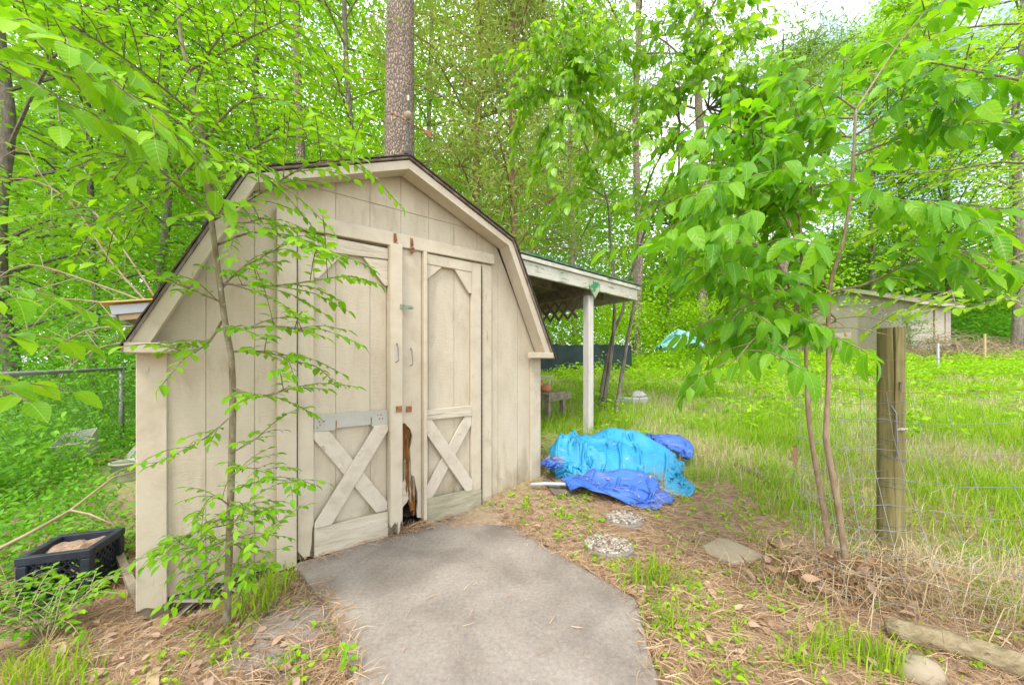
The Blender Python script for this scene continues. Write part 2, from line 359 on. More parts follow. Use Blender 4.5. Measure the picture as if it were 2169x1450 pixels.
M['bark_brown'] = surface('brown_stem', [(0.18, 0.125, 0.075), (0.27, 0.2, 0.125), (0.34, 0.27, 0.18)], scale=(30, 30, 10), nscale=1.6, rough=0.8, bump=0.3)
M['twig'] = surface('dry_twig', [(0.28, 0.2, 0.12), (0.42, 0.33, 0.22)], nscale=12, rough=0.95, bump=0.2)
def pine_bark():
    m, N, L, out = new_mat('plated_pine_bark')
    p = N.new('ShaderNodeBsdfPrincipled'); L.new(p.outputs[0], out.inputs['Surface']); p.inputs['Roughness'].default_value = 0.95
    mp = mapping(N, L, (22, 22, 9))
    nz = noise(N, L, mp, 1.5, 4)
    mxv = N.new('ShaderNodeMix'); mxv.data_type = 'RGBA'; mxv.inputs['Factor'].default_value = 0.25
    L.new(mp.outputs[0], mxv.inputs['A']); L.new(nz.outputs['Color'], mxv.inputs['B'])
    v = N.new('ShaderNodeTexVoronoi'); v.feature = 'DISTANCE_TO_EDGE'; v.inputs['Scale'].default_value = 1.6; L.new(mxv.outputs['Result'], v.inputs['Vector'])
    v2 = N.new('ShaderNodeTexVoronoi'); v2.inputs['Scale'].default_value = 1.6; L.new(mxv.outputs['Result'], v2.inputs['Vector'])
    r = ramp(N, [(0.13, 0.10, 0.075), (0.33, 0.27, 0.215)], [0.0, 0.14]); L.new(v.outputs['Distance'], r.inputs['Fac'])
    r2 = ramp(N, [(0.7, 0.68, 0.66), (1.25, 1.2, 1.15)]); L.new(v2.outputs['Color'], r2.inputs['Fac'])
    mu = N.new('ShaderNodeMix'); mu.data_type = 'RGBA'; mu.blend_type = 'MULTIPLY'; mu.inputs['Factor'].default_value = 1
    L.new(r.outputs['Color'], mu.inputs['A']); L.new(r2.outputs['Color'], mu.inputs['B']); L.new(mu.outputs['Result'], p.inputs['Base Color'])
    b = N.new('ShaderNodeBump'); b.inputs['Strength'].default_value = 0.9; b.inputs['Distance'].default_value = 0.03
    rb = ramp(N, [(0, 0, 0), (1, 1, 1)], [0, 0.3]); L.new(v.outputs['Distance'], rb.inputs['Fac'])
    L.new(rb.outputs['Color'], b.inputs['Height']); L.new(b.outputs[0], p.inputs['Normal'])
    return m
M['bark_pine'] = pine_bark()

# greens (reflectance of fresh spring leaves; they also let light through)
M['leaf_elm'] = leaf_material('elm_leaf', [(0.129, 0.324, 0.011), (0.204, 0.455, 0.012), (0.290, 0.541, 0.017)], per_object=False)
M['leaf_elm_o'] = leaf_material('elm_leaf_single', [(0.129, 0.324, 0.011), (0.204, 0.455, 0.012), (0.300, 0.552, 0.017)], per_object=True)
M['leaf_big_o'] = leaf_material('broad_leaf_single', [(0.107, 0.314, 0.015), (0.167, 0.416, 0.014), (0.237, 0.498, 0.013)], per_object=True, rough=0.38, spec=0.35, trans=0.55)
M['leaf_big'] = leaf_material('broad_leaf', [(0.107, 0.314, 0.015), (0.167, 0.416, 0.014), (0.237, 0.498, 0.013)], rough=0.38, spec=0.35, trans=0.55)
GLOSSY = [(0.159, 0.367, 0.014), (0.244, 0.469, 0.014), (0.342, 0.551, 0.018)]
M['leaf_gloss'] = leaf_material('glossy_leaf', GLOSSY, rough=0.34, spec=0.42, trans=0.58)
M['leaf_wood'] = leaf_material('woodland_leaf', [(0.129, 0.324, 0.017), (0.204, 0.432, 0.017), (0.290, 0.530, 0.019)])
M['leaf_lime'] = leaf_material('lime_leaf', [(0.204, 0.432, 0.011), (0.300, 0.541, 0.013), (0.399, 0.617, 0.019)])
M['leaf_shrub'] = leaf_material('shrub_leaf', [(0.091, 0.293, 0.025), (0.150, 0.389, 0.025), (0.226, 0.476, 0.028)])
M['leaf_cedar'] = leaf_material('cedar_spray', [(0.207, 0.306, 0.075), (0.287, 0.383, 0.085), (0.378, 0.459, 0.095)], trans=0.4)
M['leaf_pine'] = leaf_material('pine_needles', [(0.129, 0.249, 0.028), (0.183, 0.335, 0.030), (0.246, 0.411, 0.033)], trans=0.35)
M['leaf_pale'] = leaf_material('variegated_leaf', [(0.2, 0.32, 0.15), (0.38, 0.45, 0.32), (0.55, 0.58, 0.5)])
M['grass'] = leaf_material('grass_blade', [(0.17, 0.37, 0.012), (0.28, 0.47, 0.018), (0.42, 0.54, 0.035)], trans=0.45)
M['grass_dry'] = leaf_material('dry_grass_blade', [(0.40, 0.31, 0.16), (0.52, 0.41, 0.24), (0.6, 0.5, 0.33)], trans=0.2, tmul=(1, 1, 1))
M['straw'] = leaf_material('pine_straw', [(0.28, 0.16, 0.08), (0.43, 0.275, 0.15), (0.58, 0.43, 0.27)], trans=0.08, tmul=(1, 1, 1), rough=0.8)
M['litter'] = leaf_material('dead_leaf', [(0.22, 0.12, 0.07), (0.38, 0.235, 0.15), (0.50, 0.36, 0.26)], trans=0.1, tmul=(1, 1, 1), rough=0.8)
M['pebble'] = leaf_material('pebbles', [(0.13, 0.09, 0.065), (0.32, 0.27, 0.22), (0.54, 0.49, 0.43)], trans=0.0, rough=0.6)

def ground_mat():
    m, N, L, out = new_mat('forest_ground')
    p = N.new('ShaderNodeBsdfPrincipled'); L.new(p.outputs[0], out.inputs['Surface']); p.inputs['Roughness'].default_value = 0.95
    mp = mapping(N, L, (1, 1, 1))
    n1 = noise(N, L, mp, 30, 8, 0.7)
    r1 = ramp(N, [(0.21, 0.135, 0.085), (0.36, 0.25, 0.168), (0.47, 0.355, 0.25)], [0.3, 0.5, 0.7]); L.new(n1.outputs['Fac'], r1.inputs['Fac'])
    r2 = ramp(N, [(0.16, 0.24, 0.05), (0.26, 0.36, 0.07), (0.38, 0.39, 0.14)], [0.3, 0.5, 0.7]); L.new(n1.outputs['Fac'], r2.inputs['Fac'])
    sx = N.new('ShaderNodeSeparateXYZ'); L.new(mp.outputs[0], sx.inputs[0])
    nb = noise(N, L, mp, 1.3, 5)
    # grass field starts beyond the worn patch in front of the shed
    ad = N.new('ShaderNodeMath'); ad.operation = 'MULTIPLY_ADD'; ad.inputs[1].default_value = 0.25; L.new(sx.outputs['Y'], ad.inputs[0]); L.new(nb.outputs['Fac'], ad.inputs[2])
    rm = ramp(N, [(0, 0, 0), (1, 1, 1)], [0.0, 1.0])
    mr = N.new('ShaderNodeMapRange'); mr.inputs['From Min'].default_value = 1.2; mr.inputs['From Max'].default_value = 1.6; L.new(ad.outputs[0], mr.inputs['Value'])
    mx = N.new('ShaderNodeMix'); mx.data_type = 'RGBA'; L.new(mr.outputs[0], mx.inputs['Factor']); L.new(r1.outputs['Color'], mx.inputs['A']); L.new(r2.outputs['Color'], mx.inputs['B'])
    L.new(mx.outputs['Result'], p.inputs['Base Color'])
    b = N.new('ShaderNodeBump'); b.inputs['Strength'].default_value = 0.7; b.inputs['Distance'].default_value = 0.03
    L.new(n1.outputs['Fac'], b.inputs['Height']); L.new(b.outputs[0], p.inputs['Normal'])
    return m
M['ground'] = ground_mat()

# ---------------------------------------------------------------- ground, slab
def build_ground():
    def axis(lo, hi, near0, near1, fine):
        a = list(np.arange(near0, near1, fine)); s = fine; v = near1
        while v < hi: a.append(v); s *= 1.16; v += s
        a.append(hi); b = []; s = fine; v = near0-fine
        while v > lo: b.append(v); s *= 1.16; v -= s
        b.append(lo); return np.array(b[::-1]+a)
    xs, ys = axis(-400, 400, -3.2, 4.2, 0.045), axis(-60, 500, 0.4, 5.2, 0.045)
    X, Y = np.meshgrid(xs, ys); Z = gz(X, Y)
    Z += 0.012*(RNG.random(Z.shape)-0.5)*(np.hypot(X, Y) < 9)
    # keep the soil under the concrete slab
    nx, ny = len(xs), len(ys)
    V = np.stack([X, Y, Z], -1).reshape(-1, 3)
    i = np.arange(nx*ny).reshape(ny, nx)
    Fq = np.stack([i[:-1, :-1], i[:-1, 1:], i[1:, 1:], i[1:, :-1]], -1).reshape(-1, 4)
    me = bpy.data.meshes.new('ground'); me.from_pydata(V.tolist(), [], Fq.tolist()); me.materials.append(M['ground'])
    me.polygons.foreach_set('use_smooth', [True]*len(Fq)); me.update()
    o = bpy.data.objects.new('ground', me); COL.objects.link(o); o['kind'] = 'structure'
build_ground()

SLAB = [(-1.235, 2.085), (-0.245, 2.87), (0.02, 2.535), (0.30, 2.17), (0.595, 1.78), (0.56, 1.55), (0.516, 1.296), (0.45, 0.2),
        (-0.30, 0.2), (-0.42, 0.9), (-0.54, 1.296), (-0.68, 1.48), (-0.835, 1.695), (-1.02, 1.88)]
def rough_outline(poly, step=0.05, amp=0.009, seed=4):
    r = random.Random(seed); out = []
    for (x0, y0), (x1, y1) in zip(poly, poly[1:]+poly[:1]):
        l = math.hypot(x1-x0, y1-y0); k = max(1, int(l/step))
        for i in range(k):
            t = i/k; out.append((x0+(x1-x0)*t+r.gauss(0, amp*0.5), y0+(y1-y0)*t+r.gauss(0, amp*0.5)))
    return out
MB().flat(rough_outline(SLAB), -0.14, 0.0).build('concrete_path', M['concrete'], bevel=0.008, kind='structure')

# a low lump of bare mud beside the slab
def mud():
    n, mb = 28, MB()
    vs = []
    for i in range(9):
        for k in range(n):
            a = 2*math.pi*k/n; r = i/8
            x = -0.93+0.25*r*math.cos(a)*(1+0.15*math.sin(3*a)); y = 1.58+0.3*r*math.sin(a)*(1+0.12*math.cos(2*a))
            z = float(gz(x, y))+0.022*(1-r**2)-0.004+0.01*random.Random(i*99+k).random()*(1-r)
            vs.append((x, y, z))
    fs = [(i*n+k, i*n+(k+1) % n, (i+1)*n+(k+1) % n, (i+1)*n+k) for i in range(8) for k in range(n)]
    mb.add(vs, fs); mb.build('mud_patch', M['mud'], smooth=True, kind='structure')
mud()

# ---------------------------------------------------------------- the barn shed
SA = Vector((-1.742, 1.725, 0.0)); SU = (0.788, 0.6156); SRZ = math.atan2(SU[1], SU[0])
def shed_to_world(s, y, z=0.0):
    return Vector((SA.x+SU[0]*s-SU[1]*y, SA.y+SU[1]*s+SU[0]*y, z))
def wallpt(px, py, d=0.0):          # photo pixel on the front wall (d metres in front of it) -> (along, up)
    r = (px-CX)/FPX; ax, ay = SA.x+SU[1]*d, SA.y-SU[0]*d
    s = (r*ay-ax)/(SU[0]-r*SU[1]); Y = ay+SU[1]*s
    return (s, CAMH+(HZY-py)/FPX*Y)

shed = thing('barn_shed', 'beige gambrel-roofed wooden garden shed with double doors', 'shed', SA, SRZ)
W, DEP, PK = 2.5, 3.1, 2.42
BR = ((0.45, 2.08), (2.05, 2.08))
OUT = [(0, 1.2), BR[0], (W/2, PK), BR[1], (W, 1.2)]
def gtop(x):
    for (a, b), (c, d) in zip(OUT, OUT[1:]):
        if a <= x <= c: return b+(d-b)*(x-a)/(c-a)
    return 1.2
XB = [0.45, 0.657, 1.25, 1.843, 2.05]
def clipcol(x0, x1, zb, zt):
    """column x0..x1 between zb and min(zt, roof line)"""
    xs = [x0]+[b for b in XB if x0 < b < x1]+[x1]
    top = [(x, min(zt, gtop(x))) for x in xs]
    return [(x0, zb), (x1, zb)]+top[::-1]

front = MB()
front.prism([(0, 0), (0.655, 0), (0.655, 1.92)]+[(0.655, gtop(0.655)-0.01), (0.45, 2.07), (0, 1.19)], 0.0055, 0.05)
front.prism([(1.89, 0), (2.5, 0), (2.5, 1.19), (2.05, 2.07), (1.89, gtop(1.89)-0.01)], 0.0055, 0.05)
front.prism([(0.655, 1.90), (1.89, 1.90), (1.89, gtop(1.89)-0.01), (1.25, PK-0.01), (0.655, gtop(0.655)-0.01)], 0.0055, 0.05)
fw = front.build('front_wall', M['siding'], shed)
gro = [0.0, 0.237, 0.44, 0.643, 0.846, 1.05, 1.254, 1.457, 1.66, 1.863, 2.066, 2.27, 2.5]
G = 0.0011
rr = random.Random(3)
for x0, x1 in zip(gro, gro[1:]):
    a, b = x0+G, x1-G
    low = 0.0
    if x0 >= 0.6 and x1 <= 1.9: low = 1.905
    if x1 > 0.643 and x0 < 0.643: b = 0.64
    poly = clipcol(a, b, low, 2.166)
    if low == 0.0 and x0 > 1.8:                      # chewed lower edge on the right
        poly = [(a, 0.02+0.03*rr.random())]+[(a+(b-a)*k/6, 0.015+0.05*rr.random()) for k in range(1, 6)]+[(b, 0.03)]+poly[2:]
    MB().prism(poly, 0.0, 0.005).build('siding_plank', M['siding'], fw, bevel=0.001)
    c, d = max(a, 0.662), min(b, 1.838)
    if d-c > 0.02:
        xs = [c]+[q for q in (1.25,) if c < q < d]+[d]
        MB().prism([(c, 2.1695), (d, 2.1695)]+[(x, gtop(x)) for x in xs][::-1], 0.0, 0.005).build('siding_plank', M['siding'], fw, bevel=0.001)
# side and back walls
MB().box(0.0, 0.05, 0.052, DEP, 0.0, 1.19).build('side_wall', M['siding'], shed)
MB().box(W-0.05, W, 0.052, DEP, 0.0, 1.19).build('side_wall', M['siding'], shed)
MB().prism([(0.052, 0), (W-0.052, 0), (W-0.052, 1.2), (2.05, 2.05), (1.25, PK-0.03), (0.45, 2.05), (0.052, 1.2)], DEP-0.05, DEP-0.002).build('back_wall', M['siding'], shed)
MB().box(0.06, W-0.06, 0.06, DEP-0.06, -0.03, 0.012).build('shed_floor', M['dark'], shed)
# trim boards
def board(name, x0, x1, z0, z1, y0, y1, mat='trim', parent=shed, bev=0.003):
    return MB().box(x0, x1, y0, y1, z0, z1).build(name, M[mat], parent, bevel=bev)
MB().prism([(-0.012, -0.02), (0.02, -0.012), (0.055, -0.03), (0.094, -0.015), (0.094, 1.24), (0.03, 1.24), (-0.012, 1.19)], -0.02, -0.0005).build('corner_trim', M['trim'], shed, bevel=0.003)
MB().prism([(2.405, 0.02), (2.512, 0.02), (2.512, 1.19), (2.46, 1.24), (2.405, 1.24)], -0.02, -0.0005).build('corner_trim', M['trim'], shed, bevel=0.003)
MB().box(W+0.001, W+0.02, -0.018, 0.1, 0.02, 1.18).build('corner_trim', M['trim'], shed, bevel=0.003)
MB().prism([(0.535, 1.895), (2.0, 1.918), (2.0, 1.998), (0.535, 1.992)], -0.045, -0.0005).build('door_header', M['trim'], shed, bevel=0.004)
board('door_casing', 0.54, 0.634, -0.015, 1.8935, -0.04, -0.0005)
board('door_casing', 1.892, 1.99, 0.03, 1.9125, -0.02, -0.0005)
for x in (0.6368, 1.8895):
    h = MB(); h.box(x-0.0045, x+0.0045, -0.0275, -0.0265, 0.02, 1.89)
    for k in range(46): h.tube([(x, -0.032, 0.03+k*0.04), (x, -0.032, 0.062+k*0.04)], 0.0034, 6)
    h.build('piano_hinge', M['hinge'], shed)

def clip_rect(poly, x0, x1, z0, z1):
    for ax, lim, sg in ((0, x0, 1), (0, x1, -1), (1, z0, 1), (1, z1, -1)):
        out = []
        for p, q in zip(poly, poly[1:]+poly[:1]):
            a, b = (p[ax]-lim)*sg, (q[ax]-lim)*sg
            if a >= 0: out.append(p)
            if (a >= 0) != (b >= 0):
                t = a/(a-b); out.append((p[0]+(q[0]-p[0])*t, p[1]+(q[1]-p[1])*t))
        poly = out
    return poly
def strip(a, b, w):
    t = Vector((b[0]-a[0], b[1]-a[1])).normalized(); n = Vector((-t.y, t.x))*(w/2); e = t*0.12
    return [(a[0]-e.x-n.x, a[1]-e.y-n.y), (b[0]+e.x-n.x, b[1]+e.y-n.y), (b[0]+e.x+n.x, b[1]+e.y+n.y), (a[0]-e.x+n.x, a[1]-e.y+n.y)]
def jag(x0, x1, z, amp, n, seed):
    r = random.Random(seed); return [(x0+(x1-x0)*k/n, z+amp*(r.random()-0.3)) for k in range(n+1)]

# left door leaf
ld = MB().box(0.645, 1.225, 0.004, 0.022, 0.0, 1.886).build('door', M['siding'], shed)
for x0, x1 in ((0.724, 0.846), (0.846, 1.05), (1.05, 1.155)):
    MB().box(x0+G, x1-G, -0.002, 0.0035, 0.01, 1.88).build('door_plank', M['siding'], ld, bevel=0.0015)
MB().prism([(0.6395, 0.06), (0.66, 0.03), (0.675, 0.005), (0.69, 0.02), (0.70, 0.012), (0.712, 0.09), (0.716, 0.17), (0.7225, 0.185), (0.7225, 1.885), (0.6395, 1.885)], -0.026, 0.0035).build('stile', M['trim'], ld, bevel=0.002)
MB().prism([(1.157, 0.10)]+jag(1.162, 1.236, 0.035, 0.10, 9, 5)+[(1.238, 0.12), (1.238, 1.915), (1.157, 1.91)], -0.075, 0.003).build('stile', M['trim'], ld, bevel=0.004)
MB().prism([(0.7245, 1.79), (1.1555, 1.812), (1.1555, 1.884), (0.7245, 1.884)], -0.034, -0.009).build('top_rail', M['trim_h'], ld, bevel=0.003)
MB().prism([(0.7245, 0.003), (1.1555, -0.004), (1.1555, 0.165), (0.7245, 0.17)], -0.036, -0.009).build('bottom_rail', M['trim_h'], ld, bevel=0.003)
MB().prism([(1.0, 1.80), (1.1555, 1.808), (1.1555, 1.64), (1.135, 1.64)], -0.03, -0.009).build('corner_bracket', M['trim_h'], ld, bevel=0.002)
MB().prism([(0.88, 1.795), (0.7245, 1.788), (0.7245, 1.63), (0.745, 1.63)], -0.03, -0.009).build('corner_bracket', M['trim_x'], ld, bevel=0.002)
pl = MB(); pl.prism([(0.7245, 0.735), (0.835, 0.73), (0.84, 0.742), (1.05, 0.742), (1.055, 0.725), (1.1555, 0.735), (1.1555, 0.828), (0.7245, 0.826)], -0.032, -0.009)
plate = pl.build('metal_plate', M['plate'], ld, bevel=0.002)
sl = MB()
for x in (0.842, 1.048): sl.box(x-0.003, x+0.003, -0.0335, -0.0325, 0.745, 0.79)
for x, z in ((0.75, 0.79), (0.755, 0.77), (0.775, 0.79), (0.74, 0.755), (1.09, 0.80), (1.11, 0.80), (1.10, 0.775), (1.12, 0.775)): sl.box(x-0.004, x+0.004, -0.0335, -0.0325, z-0.004, z+0.004)
sl.build('rust_spots', M['rust'], plate)
R = (0.7245, 1.1555, 0.171, 0.734)
MB().prism(clip_rect(strip((0.77, 0.70), (1.125, 0.19), 0.092), *R), -0.026, -0.009).build('brace', M['trim_x'], ld, bevel=0.003)
MB().prism(clip_rect(strip((1.115, 0.72), (0.765, 0.18), 0.092), *R), -0.044, -0.0265).build('brace', M['trim_x'], ld, bevel=0.003)
# right door leaf
rd = MB().box(1.40, 1.885, 0.004, 0.022, 0.01, 1.905).build('door', M['siding'], shed)
for x0, x1 in ((1.42, 1.457), (1.457, 1.66), (1.66, 1.797)):
    MB().box(x0+G, x1-G, -0.002, 0.0035, 0.012, 1.90).build('door_plank', M['siding'], rd, bevel=0.0015)
# rotten meeting stile: sound board above, chewed away below
wp = lambda cx, cy: wallpt(600+cx/3.295, 780+cy/3.295, 0.02)
st = [(1.262, 1.905), (1.392, 1.908)]+[(1.392, 0.6), (1.392, 0.1)]+[wp(*c) for c in ((962, 1040), (936, 1040), (932, 1000), (938, 940), (936, 870), (920, 800), (914, 752), (892, 742), (884, 560), (900, 470), (884, 420), (862, 400), (850, 385))]+[(1.272, 0.715)]
st[0] = (1.256, 1.905); st[-1] = (1.256, wp(836, 380)[1])
sm = MB(); sm.prism(st, -0.024, -0.002); sm.build('rotted_stile', M['trim'], rd, bevel=0.002)
co = [wp(*c) for c in ((830, 380), (865, 400), (892, 430), (898, 560), (900, 742), (930, 760), (942, 870), (936, 1000), (925, 1030), (918, 985), (900, 1000), (885, 930), (872, 905), (858, 940), (845, 960), (832, 985), (826, 990), (828, 700))]
def jagged(poly, step, amp, seed):
    r = random.Random(seed); out = []
    for (x0, z0), (x1, z1) in zip(poly, poly[1:]+poly[:1]):
        k = max(1, int(math.hypot(x1-x0, z1-z0)/step))
        for i in range(k): out.append((x0+(x1-x0)*i/k+(r.gauss(0, amp) if i else 0), z0+(z1-z0)*i/k+(r.gauss(0, amp*0.5) if i else 0)))
    return out
co = [(1.262+(x-1.262)*0.86, z) for x, z in co]
for k in range(7):                    # splintered layers standing in front of the core
    rq = random.Random(60+k); x = 1.268+0.014*k*rq.uniform(0.7, 1.2); z0 = 0.13+0.25*rq.random(); z1 = z0+0.12+0.25*rq.random()
    MB().prism(jagged([(x, z0), (x+0.012, z0-0.03), (x+0.014, z1-0.02), (x+0.006, z1+0.03), (x-0.002, z1)], 0.015, 0.0016, 80+k), -0.016-0.001*k, -0.0122).build('splinter', M['rot'] if k % 3 else M['old_wood'], rd)
MB().prism(jagged(co, 0.014, 0.003, 7), -0.012, 0.012).build('rotten_core', M['rot'], rd)
gr = [wp(*c) for c in ((828, 820), (846, 770), (862, 800), (872, 860), (878, 905), (862, 935), (846, 955), (822, 985))]
MB().prism(gr, -0.017, -0.0125).build('grey_splinter', M['trim_h'], rd)
gr = [wp(*c) for c in ((852, 640), (866, 650), (868, 720), (858, 730))]
MB().prism(gr, -0.0165, -0.0125).build('grey_splinter', M['old_wood'], rd)
MB().box(1.395, 1.4185, -0.062, 0.003, 0.05, 1.905).build('stile', M['trim'], rd, bevel=0.003)
MB().box(1.798, 1.887, -0.027, 0.0035, 0.16, 1.905).build('stile', M['trim'], rd, bevel=0.003)
MB().box(1.4195, 1.797, -0.034, -0.009, 1.828, 1.902).build('top_rail', M['trim'], rd, bevel=0.003)
MB().prism([(1.4195, 0.735), (1.797, 0.735), (1.797, 0.812), (1.4195, 0.808)], -0.034, -0.009).build('middle_rail', M['trim_h'], rd, bevel=0.003)
MB().prism([(1.4195, 0.005), (1.883, 0.005), (1.883, 0.158), (1.75, 0.18), (1.4195, 0.185)], -0.036, -0.0275).build('bottom_rail', M['mildew'], rd, bevel=0.002)
MB().prism([(1.55, 1.827), (1.4195, 1.827), (1.4195, 1.71)], -0.03, -0.009).build('corner_bracket', M['trim'], rd, bevel=0.002)
MB().prism([(1.65, 1.827), (1.797, 1.827), (1.797, 1.665), (1.775, 1.665)], -0.03, -0.009).build('corner_bracket', M['trim'], rd, bevel=0.002)
R = (1.4195, 1.797, 0.17, 0.734)
MB().prism(clip_rect(strip((1.44, 0.69), (1.76, 0.22), 0.088), *R), -0.044, -0.0265).build('brace', M['trim_x'], rd, bevel=0.003)
MB().prism(clip_rect(strip((1.77, 0.70), (1.43, 0.19), 0.088), *R), -0.026, -0.009).build('brace', M['trim_x'], rd, bevel=0.003)
# latches, hooks
for (cx, cz), par in ((wallpt(838, 510, 0.05), shed), (wallpt(873, 520, 0.05), shed)):
    h = MB(); h.box(cx-0.012, cx+0.006, -0.049, -0.046, cz-0.055, cz+0.05); h.tube([(cx, -0.052, cz+0.045), (cx+0.004, -0.056, cz)], 0.004, 6)
    h.tube([(cx-0.012, -0.052, cz-0.02), (cx+0.012, -0.056, cz-0.016)], 0.006, 6); h.tube([(cx-0.01, -0.052, cz-0.045), (cx+0.014, -0.056, cz-0.04)], 0.006, 6)
    h.build('door_latch', M['rust'], shed)
c = wallpt(858, 650, 0.07)
h = MB(); h.box(c[0]-0.036, c[0]-0.004, -0.082, -0.077, c[1]-0.016, c[1]+0.014); h.box(c[0]-0.004, c[0]+0.045, -0.086, -0.076, c[1]-0.013, c[1]+0.010)
h.tube([(c[0]+0.02, -0.088, c[1]-0.004), (c[0]+0.05, -0.09, c[1]-0.004)], 0.005, 6); h.build('hasp', M['latch_green'], ld)
for (px, py, py2, d, par) in ((840, 730, 765, 0.078, ld), (870, 740, 773, 0.03, rd)):
    a, b = wallpt(px, py, d), wallpt(px+2, py2, d)
    h = MB(); h.tube([(a[0], -d-0.002, a[1]), (a[0], -d-0.02, a[1]-0.005), (a[0]+0.004, -d-0.02, (a[1]+b[1])/2), (b[0], -d-0.02, b[1]+0.005), (b[0]-0.012, -d-0.002, b[1]-0.006)], 0.0035, 6)
    h.tube([(a[0]-0.004, -d-0.008, a[1]+0.006), (a[0]+0.004, -d-0.008, a[1]+0.006)], 0.005, 6); h.build('pull_handle', M['metal'], par)
for (px, py, d, par) in ((845, 866, 0.078, ld), (866, 866, 0.026, rd)):
    a = wallpt(px, py, d); MB().box(a[0]-0.02, a[0]+0.02, -d-0.002, -d+0.002, a[1]-0.02, a[1]+0.02).build('strike_plate', M['rust'], par)

# roof: four slopes with shingle courses, soffits and rake boards
RL = [(-0.042, 1.185), (0.40, 2.105), (W/2, 2.462), (2.10, 2.105), (W+0.05, 1.175)]     # top side of the deck
for k, ((x0, z0), (x1, z1)) in enumerate(zip(RL, RL[1:])):
    t = Vector((x1-x0, z1-z0)); L_ = t.length; t /= L_; n = Vector((-t.y, t.x))
    deck = MB().prism([(x0, z0), (x1, z1), (x1-n.x*0.010, z1-n.y*0.010), (x0-n.x*0.010, z0-n.y*0.010)], -0.165, DEP+0.12).build('roof_deck', M['old_ply'], shed)
    lo_first = k < 2
    for j in range(8):
        a, b = j/8, (j+1)/8+0.03
        if not lo_first: a, b = 1-a, 1-b
        pa = Vector((x0, z0))+t*(L_*a); pb = Vector((x0, z0))+t*(L_*min(max(b, 0), 1))
        MB().prism([(pa.x+n.x*0.006, pa.y+n.y*0.006), (pb.x+n.x*0.001, pb.y+n.y*0.001), (pb.x+n.x*0.004, pb.y+n.y*0.004), (pa.x+n.x*0.011, pa.y+n.y*0.011)], -0.178-0.003*(j % 2), DEP+0.13).build('shingle_course', M['shingle'], deck)
FI = [(0.052, 1.225), (0.440, 2.052), (W/2, 2.386), (W-0.440, 2.052), (W-0.052, 1.225)]
FO = [(-0.012, 1.225), (0.405, 2.086), (W/2, 2.443), (W-0.405, 2.086), (W+0.012, 1.225)]
for k in range(4):
    mid_cut = 0.0008
    MB().prism([FI[k], FI[k+1], FO[k+1], FO[k]], -0.152, -0.130).build('rake_board', M['trim'], shed, bevel=0.0015)
    a0, a1 = Vector(FI[k]), Vector(FI[k+1]); o0, o1 = Vector(FO[k]), Vector(FO[k+1])
    a0, a1 = a0+(o0-a0)*0.12, a1+(o1-a1)*0.12; b0, b1 = a0+(o0-a0)*0.18, a1+(o1-a1)*0.18
    MB().prism([tuple(a0), tuple(a1), tuple(b1), tuple(b0)], -0.1295, -0.021).build('soffit', M['trim'], shed)
for x0, x1 in ((-0.03, 0.14), (W-0.14, W+0.03)):
    MB().box(x0, x1, -0.17, -0.0215, 1.178, 1.224).build('eave_return', M['trim'], shed, bevel=0.003)
# weather vane on the ridge
vb = wallpt(869, 335, 0.16)
vane = MB(); vane.tube([(1.25, -0.14, 2.46), (1.25, -0.14, 2.92)], 0.005, 8)
vane.box(1.22, 1.28, -0.16, -0.11, 2.475, 2.492)
vane.build('weather_vane', M['hinge'], shed)
vn = [c for c in shed.children if c.name.startswith('weather_vane')][0]
MB().lathe([(0.001, -0.026), (0.016, -0.021), (0.026, 0), (0.016, 0.021), (0.001, 0.026)], (1.25, -0.14, 2.735), 14).build('ball', M['stone'], vn, smooth=True)
MB().tube([(1.25, -0.14, 2.83), (1.25, -0.14, 2.865)], 0.0065, 8).build('white_band', M['white_plastic'], vn)
ar = MB(); ar.tube([(1.13, -0.16, 2.69), (1.2, -0.155, 2.69), (1.37, -0.12, 2.69)], 0.004, 6)
ar.prism([(1.36, 2.69), (1.40, 2.715), (1.44, 2.715), (1.41, 2.69), (1.44, 2.665), (1.40, 2.665)], -0.121, -0.118)
ar.prism([(1.13, 2.69), (1.15, 2.705), (1.16, 2.69), (1.15, 2.675)], -0.161, -0.158); ar.build('arrow', M['rust'], vn)
# open skirt under the raised left end: lattice slats over wire mesh, on a short post
sk = MB()
for k in range(22):
    x = 0.12+k*0.028
    sk.bar((x, 0.03, -0.14), (x+0.14, 0.03, 0.0), 0.003, 0.003, (0, 1, 0)); sk.bar((x+0.14, 0.028, -0.14), (x, 0.028, 0.0), 0.003, 0.003, (0, 1, 0))
sk.build('skirt_mesh', M['metal'], shed, kind='stuff')
for a, b, q in (((0.10, -0.02), (0.30, -0.10), 0.012), ((0.10, -0.135), (0.27, -0.005), 0.02), ((0.34, -0.14), (0.42, 0.0), 0.016), ((0.30, -0.03), (0.46, -0.13), 0.011)):
    MB().bar((a[0], q, a[1]), (b[0], q, b[1]), 0.006, 0.042, (0, 1, 0)).build('skirt_slat', M['lattice_pale'], shed, bevel=0.001)
MB().box(0.03, 0.10, 0.0, 0.07, -0.2, -0.031).build('foundation_post', M['old_wood'], shed, bevel=0.003)
MB().box(0.0, W, 0.055, 0.12, -0.1, -0.032).build('foundation_beam', M['old_wood'], shed)

